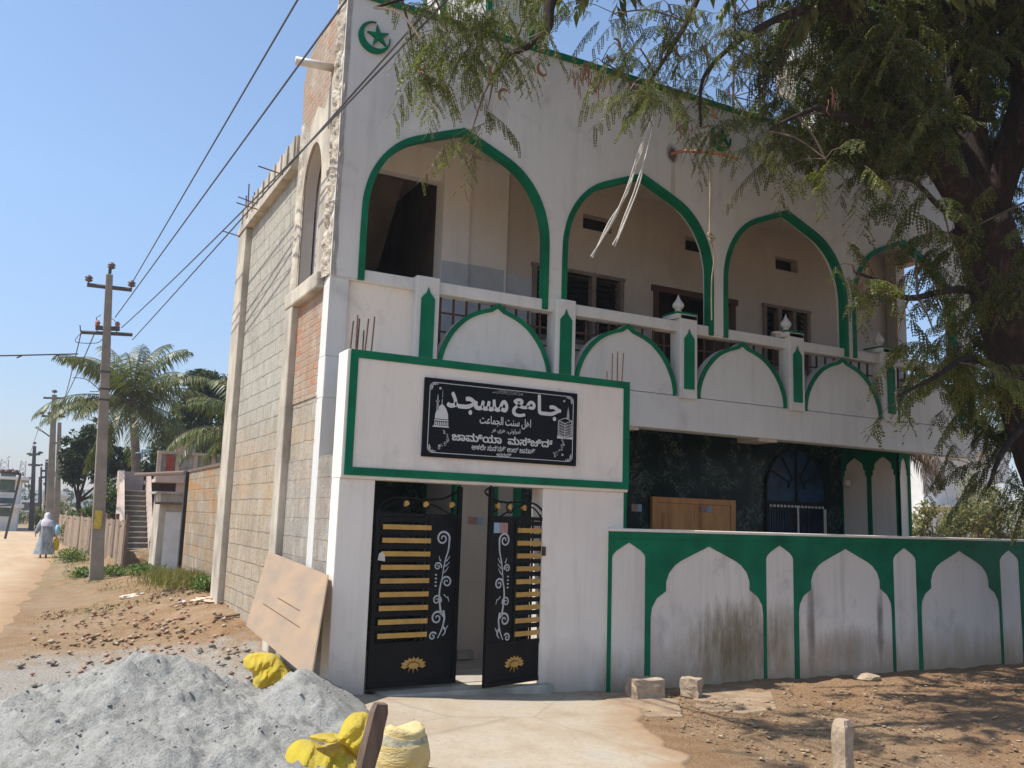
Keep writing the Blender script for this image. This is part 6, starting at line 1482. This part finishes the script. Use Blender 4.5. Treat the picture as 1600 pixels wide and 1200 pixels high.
a = q(280, 700, Yh+4); b_ = q(307, 684, Yh+4); m_ = MB().box(a.x, b_.x, Yh+4, Yh+4.8, tz0, b_.z-.25); m_.build('water_tank_base', MT['pink'], hs)
m_ = MB().box(a.x-.1, b_.x+.1, Yh+3.9, Yh+4.9, b_.z, b_.z+.08)
for fx in (0, .33, .66, 1): m_.box(a.x+(b_.x-a.x)*fx-.05, a.x+(b_.x-a.x)*fx+.05, Yh+4, Yh+4.1, b_.z-.25, b_.z)
m_.build('tank_canopy', MT['concgrey'], hs)
m_ = MB().tube([q(212, 708), q(236, 706)], .03, 6).tube([q(222, 703), q(222, 718)], .03, 6).tube([q(222, 703), q(238, 703)], .025, 6); m_.build('water_pipe', simple('blue_pipe', (.18, .30, .38), .6, .1), hs)
# firewood by the stairs and rubble mound before it
for k in range(3):
    a = q(236+k*3, 848, 31); b_ = q(244+k*4, 818+4*k, 31.3); tag(MB().tube([a, b_], .07, 6, .05).build('log', MT['oldwood'], None), ('left', 'middle', 'right')[k]+' of the three dark logs propped beside the staircase', 'log')
c = G(222, 886); tag(rock((c.x+.2, c.y+1.0, .1), 1.0, 77, .45, 3, .5).build('soil_mound', MT['earth'], None), 'dark soil mound in front of the staircase', 'mound')
# far white house at the bend, and one behind it
def house(x0, x1, ytop, ybase, Y, dep_, label, floors, wm, shut, parap=.5):
    a, b_ = H(x0, ybase, 1, Y), H(x1, ybase, 1, Y); z1 = H((x0+x1)/2, ytop, 1, Y).z; t = thing('house', label, 'house', (a.x, Y, 0))
    MB().box(a.x, b_.x, Y, Y+dep_, -.2, z1).build('walls', wm, t); MB().box(a.x-.4, b_.x+.4, Y-.5, Y+dep_, z1, z1+.18).build('roof_slab', wm, t)
    W = b_.x-a.x; fh = z1/floors
    for f in range(floors):
        if f: MB().box(a.x-.3, b_.x+.3, Y-.6, Y, fh*f-.12, fh*f+.1).build('balcony_slab', wm, t)
        nw = max(2, int(W/2.4))
        for k in range(nw):
            cx = a.x+W*(k+.5)/nw; w = MB().box(cx-.4, cx+.4, Y-.04, Y-.001, fh*f+.9, fh*f+2.0).build('window', shut, t)
            MB().box(cx-.5, cx+.5, Y-.12, Y-.04, fh*f+2.0, fh*f+2.08).build('lintel', wm, w)
    return t
MT['hwhite'] = simple('house_white', (.66, .65, .62), .85, .12, 1.5, .2, 10); MT['gshut'] = simple('dark_green_shutter', (.06, .11, .09), .6, .2); MT['wdark'] = simple('dark_window', (.05, .06, .07), .3, .3)
house(-60, 26, 748, 815, 62, 8, 'far two-storey white house with green shutters at the left edge', 2, MT['hwhite'], MT['gshut'])
house(30, 60, 785, 813, 120, 10, 'small hazy white house beyond the bend of the lane', 1, MT['hwhite'], MT['wdark'])
house(64, 100, 775, 812, 110, 10, 'hazy white house behind the far poles', 1, MT['hwhite'], MT['wdark'])
house(1444, 1545, 706, 800, 34, 9, 'white house with a small barred window seen right of the porch', 2, MT['hwhite'], MT['wdark'])
a = H(1497, 690, 1, 36); MB().box(a.x, a.x+5, 36, 41, 5, a.z+1.2).build('stair_tower', MT['hwhite'], bpy.data.objects['house.003'] if 'house.003' in bpy.data.objects else None)
# far wood and hills
g = np.random.default_rng(31); P = []
for k in range(70):
    cx = -150+k*5.5+g.normal()*2; Y = 175+g.normal()*12; hgt = g.uniform(3.5, 7.5); n = 130; P.append(np.stack([cx+g.normal(size=n)*2.6, Y+g.normal(size=n)*2, np.abs(g.normal(size=n))*hgt*.45+.5], 1))
P = np.concatenate(P); D = unit(g.normal(size=P.shape)); L = g.uniform(.7, 1.5, len(P)); V, F = simpleleaf(P, D, g.normal(size=P.shape), L, L*.6)
tag(npmesh('far_wood', V, F, MT['darkleaf']), 'distant line of trees along the horizon beyond the lane', 'trees', kind='stuff')
xs_ = np.linspace(-700, 900, 90); vs = []; fs = []
for i, x in enumerate(xs_): h_ = 10+8*noise.noise((x*.006, 1, 0))+3*noise.noise((x*.03, 2, 0)); vs += [(x, 560, -1), (x, 620, max(3, h_)), (x, 700, -1)]
for i in range(len(xs_)-1):
    for j in range(2): a = i*3+j; fs.append((a, a+3, a+4, a+1))
tag(MB().add(vs, fs).build('hills', MT['darkleaf'] if False else simple('hazy_scrub_hill', (.10, .11, .07), .95, .3, .02, 0), None, smooth=True), kind='structure')
# ---------------------------------------------------------------- the walking person
def person():
    f = G(67, 873); k = (f-EYE).dot(F3)/FPX; Hh = (873-803)*k; s = Hh/1.62
    rt = thing('person', 'person in long grey robe and pale headscarf walking away along the lane carrying bags', 'person', tuple(f))
    yaw = -.12; cy, sy = math.cos(yaw), math.sin(yaw)
    def W(x, y, z): return Vector((f.x+(x*cy-y*sy)*s, f.y+(x*sy+y*cy)*s, f.z+z*s))   # x right, y forward (away), z up
    J = [((0, 0, .92), .13), ((0, .01, 1.12), .12), ((0, .02, 1.32), .13), ((0, .03, 1.42), .055), ((0, .05, 1.50), .08), ((0, .06, 1.57), .075),
         ((-.16, .02, 1.34), .06), ((-.25, -.03, 1.10), .042), ((-.32, .06, .90), .030), ((-.335, .09, .83), .026),
         ((.16, .02, 1.34), .06), ((.26, .0, 1.10), .042), ((.29, .06, .90), .030), ((.295, .08, .83), .026),
         ((-.08, 0, .86), .085), ((-.09, -.02, .48), .055), ((-.08, -.14, .10), .035), ((-.08, -.02, .03), .03),
         ((.08, 0, .86), .085), ((.08, .08, .48), .055), ((.08, .06, .09), .035), ((.08, .19, .03), .03)]
    E = [(0, 1), (1, 2), (2, 3), (3, 4), (4, 5), (2, 6), (6, 7), (7, 8), (8, 9), (2, 10), (10, 11), (11, 12), (12, 13), (0, 14), (14, 15), (15, 16), (16, 17), (0, 18), (18, 19), (19, 20), (20, 21)]
    me = bpy.data.meshes.new('body'); me.from_pydata([W(*p)-f for p, r in J], E, []); o = bpy.data.objects.new('tmp', me); COL.objects.link(o)
    mo = o.modifiers.new('s', 'SKIN'); 
    for v, (p, r) in zip(me.skin_vertices[0].data, J): v.radius = (r*s, r*s)
    me.skin_vertices[0].data[0].use_root = True; sb = o.modifiers.new('u', 'SUBSURF'); sb.levels = 2; sb.render_levels = 2
    bpy.context.view_layer.update(); m2 = bpy.data.meshes.new_from_object(o.evaluated_get(bpy.context.evaluated_depsgraph_get())); bpy.data.objects.remove(o)
    b = MB(); b.add([v.co+f for v in m2.vertices], [tuple(p.vertices) for p in m2.polygons])
    for sx_ in (-1, 1):
        hx, hy, hz = (-.335, .09, .83) if sx_ < 0 else (.295, .08, .83)
        for q_ in range(4):
            y0 = hy-.025+.017*q_; l = (.062, .072, .07, .055)[q_]; b.tube([W(hx, y0, hz-.01), W(hx-.004*sx_, y0+.006, hz-.01-l*.55), W(hx-.022*sx_, y0+.008, hz-.01-l)], .0085*s, 6, .006*s)
        b.tube([W(hx, hy+.02, hz+.02), W(hx-.02*sx_, hy+.045, hz-.005), W(hx-.025*sx_, hy+.05, hz-.03)], .010*s, 6, .007*s)
    # nose and ears on the far side of the head
    b.tube([W(0, .125, 1.56), W(0, .15, 1.535)], .012*s, 6, .009*s)
    b.build('body', simple('brown_skin', (.20, .11, .07), .6, .1), rt, smooth=True)
    def loft(rings, name, mat, n=28, fold=.0, seed=0, thick=True):
        vs = []
        for i, (z, cx, cyy, rx, ry) in enumerate(rings):
            for j in range(n):
                a = 2*PI*j/n; ff = 1+fold*(1-z/1.5)*math.sin(7*a+seed+z*2)+fold*.6*math.sin(4*a+z*3+seed); vs.append(W(cx+rx*ff*math.cos(a), cyy+ry*ff*math.sin(a), z))
        fs = [(i*n+j, i*n+(j+1) % n, (i+1)*n+(j+1) % n, (i+1)*n+j) for i in range(len(rings)-1) for j in range(n)]
        fs.append(tuple(range(n))[::-1]) if False else None
        return MB().add(vs, fs).build(name, mat, rt, smooth=True)
    rob = simple('grey_patterned_robe', (.30, .33, .35), .9, .35, 11, .3, 30, stretch=(1, 1, .6), c2=(.17, .19, .21)); scf = simple('pale_lilac_scarf', (.58, .54, .58), .9, .12, 8, .2)
    loft([(.16, .0, .02, .33, .24), (.30, .0, .02, .31, .22), (.6, 0, .01, .245, .19), (.9, 0, 0, .20, .165), (1.1, 0, 0, .185, .15), (1.28, 0, .01, .20, .145), (1.37, 0, .02, .17, .12), (1.42, 0, .03, .08, .08)], 'robe', rob, 36, .10, 1)
    for sx_, pts_ in ((-1, [(-.15, .02, 1.35), (-.25, -.03, 1.12), (-.31, .04, .93)]), (1, [(.15, .02, 1.35), (.26, 0, 1.12), (.285, .05, .93)])):
        MB().tube([W(*p) for p in spline(pts_, 5)], [x*s for x in (.082, .08, .076, .072, .068, .066, .064, .064, .066, .07, .075)], 12).build('sleeve', rob, rt, smooth=True)
    loft([(1.16, .03, -.02, .21, .16), (1.28, .02, -.01, .225, .165), (1.38, .01, .01, .17, .135), (1.45, 0, .03, .10, .11), (1.52, 0, .05, .105, .115), (1.60, 0, .055, .095, .105), (1.645, 0, .06, .055, .06), (1.66, 0, .06, .01, .01)], 'headscarf', scf, 26, .05, 2)
    MB().tube([W(-.08, -.16, .04), W(-.08, -.05, .025), W(-.08, .03, .02)], .04*s, 8).tube([W(.08, .04, .04), W(.08, .15, .025), W(.08, .24, .02)], .04*s, 8).build('sandals', simple('sandal', (.06, .04, .03), .7, .1), rt, smooth=True)
    def bag(cx, cyy, z0, z1, w, mat, lab):
        t = thing('carrier_bag', lab, 'bag', tuple(W(cx, cyy, z0))); n = 18; vs = []
        for i, (tt, r) in enumerate(((0, .5), (.06, .85), (.4, 1.05), (.75, .9), (.92, .5), (1, .18))):
            for j in range(n): a = 2*PI*j/n; ff = 1+.09*math.sin(5*a+i); vs.append(W(cx+w*r*ff*math.cos(a), cyy+w*.6*r*ff*math.sin(a), z0+(z1-z0)*tt))
        fs = [(i*n+j, i*n+(j+1) % n, (i+1)*n+(j+1) % n, (i+1)*n+j) for i in range(5) for j in range(n)]+[tuple(range(n))[::-1]]; MB().add(vs, fs).build('sack', mat, t, smooth=True)
        MB().tube([W(cx-.02, cyy, z1), W(.295, .08, .80), W(cx+.02, cyy, z1)], .008*s, 5).build('handle', mat, t)
    t = thing('shoulder_bag', 'pale blue bag hanging at the right side of the walking person', 'bag', tuple(W(.34, -.02, .95)))
    m_ = MB(); n = 18; vs = []
    for i, (tt, r) in enumerate(((0, .6), (.1, 1), (.5, 1.08), (.9, .85), (1, .4))):
        for j in range(n): a = 2*PI*j/n; vs.append(W(.375+.085*r*math.cos(a), -.04+.13*r*math.sin(a), .86+.36*tt))
    m_.add(vs, [(i*n+j, i*n+(j+1) % n, (i+1)*n+(j+1) % n, (i+1)*n+j) for i in range(4) for j in range(n)]+[tuple(range(n))[::-1], tuple(4*n+j for j in range(n))]); m_.build('pouch', simple('pale_blue_bag', (.25, .48, .62), .6, .15), t, smooth=True)
    MB().tube([W(.36, -.04, 1.2), W(.20, -.04, 1.40), W(.30, .06, 1.28), W(.36, .0, 1.2)], .012*s, 5).build('strap', simple('blue_strap', (.2, .35, .5), .7, .1), t)
    bag(.37, .05, .30, .78, .10, MT['sack'], 'bright yellow carrier bag held low in the right hand of the person')
person()
# ---------------------------------------------------------------- dusty air
hz = MB().box(-420, 640, -50, 640, -2.5, 26).build('haze', None, None); hz.data.materials.clear()
hm = bpy.data.materials.new('thin_dust_haze'); hm.use_nodes = True; nt = hm.node_tree; nt.nodes.remove(nt.nodes['Principled BSDF']); pv = nt.nodes.new('ShaderNodeVolumePrincipled')
pv.inputs['Color'].default_value = (.86, .89, .95, 1); pv.inputs['Density'].default_value = .0009; pv.inputs['Anisotropy'].default_value = .2; nt.links.new(pv.outputs[0], nt.nodes['Material Output'].inputs['Volume']); hz.data.materials.append(hm)
tag(hz, 'thin dusty haze hanging over the whole lane and its far end', 'haze', kind='stuff'); hz.display_type = 'WIRE'
# ---------------------------------------------------------------- light and sky
EL, AZ = math.radians(60), math.radians(13)
dirv = Vector((math.cos(EL)*math.cos(AZ), -math.cos(EL)*math.sin(AZ), -math.sin(EL)))
sd = bpy.data.lights.new('sun', 'SUN'); sd.energy = 4.2; sd.angle = math.radians(.55); sd.color = (1, .955, .87); so = bpy.data.objects.new('sun', sd); COL.objects.link(so); so.rotation_euler = dirv.to_track_quat('-Z', 'Y').to_euler()
w = bpy.data.worlds.new('World'); SC.world = w; w.use_nodes = True; nt = w.node_tree; bg = nt.nodes['Background']; sk = nt.nodes.new('ShaderNodeTexSky'); sk.sky_type = 'NISHITA'; sk.sun_disc = False
sk.sun_elevation = EL; sk.sun_rotation = math.atan2(-dirv.x, -dirv.y); sk.air_density = 1.25; sk.dust_density = .7; sk.ozone_density = 2.2; sk.altitude = 300
nn = N(nt); tc = nt.nodes.new('ShaderNodeTexCoord'); sx3 = nt.nodes.new('ShaderNodeSeparateXYZ'); nt.links.new(tc.outputs['Generated'], sx3.inputs[0])
nt.links.new(nn.mix(1.0, sk.outputs[0], nn.ramp(sx3.outputs[2], [(0, (.60, .60, .76)), (.12, (.68, .70, .82)), (.32, (.92, .93, .97)), (.6, (1, 1, 1))]), 'MULTIPLY'), bg.inputs[0]); bg.inputs[1].default_value = .137
SC.view_settings.view_transform = 'Standard'; SC.view_settings.look = 'None'; SC.view_settings.gamma = 1; SC.view_settings.use_curve_mapping = False; SC.view_settings.exposure = .5
SC.cycles.use_denoising = True
SC.cycles.max_bounces = 8; SC.cycles.diffuse_bounces = 5; SC.cycles.transparent_max_bounces = 6
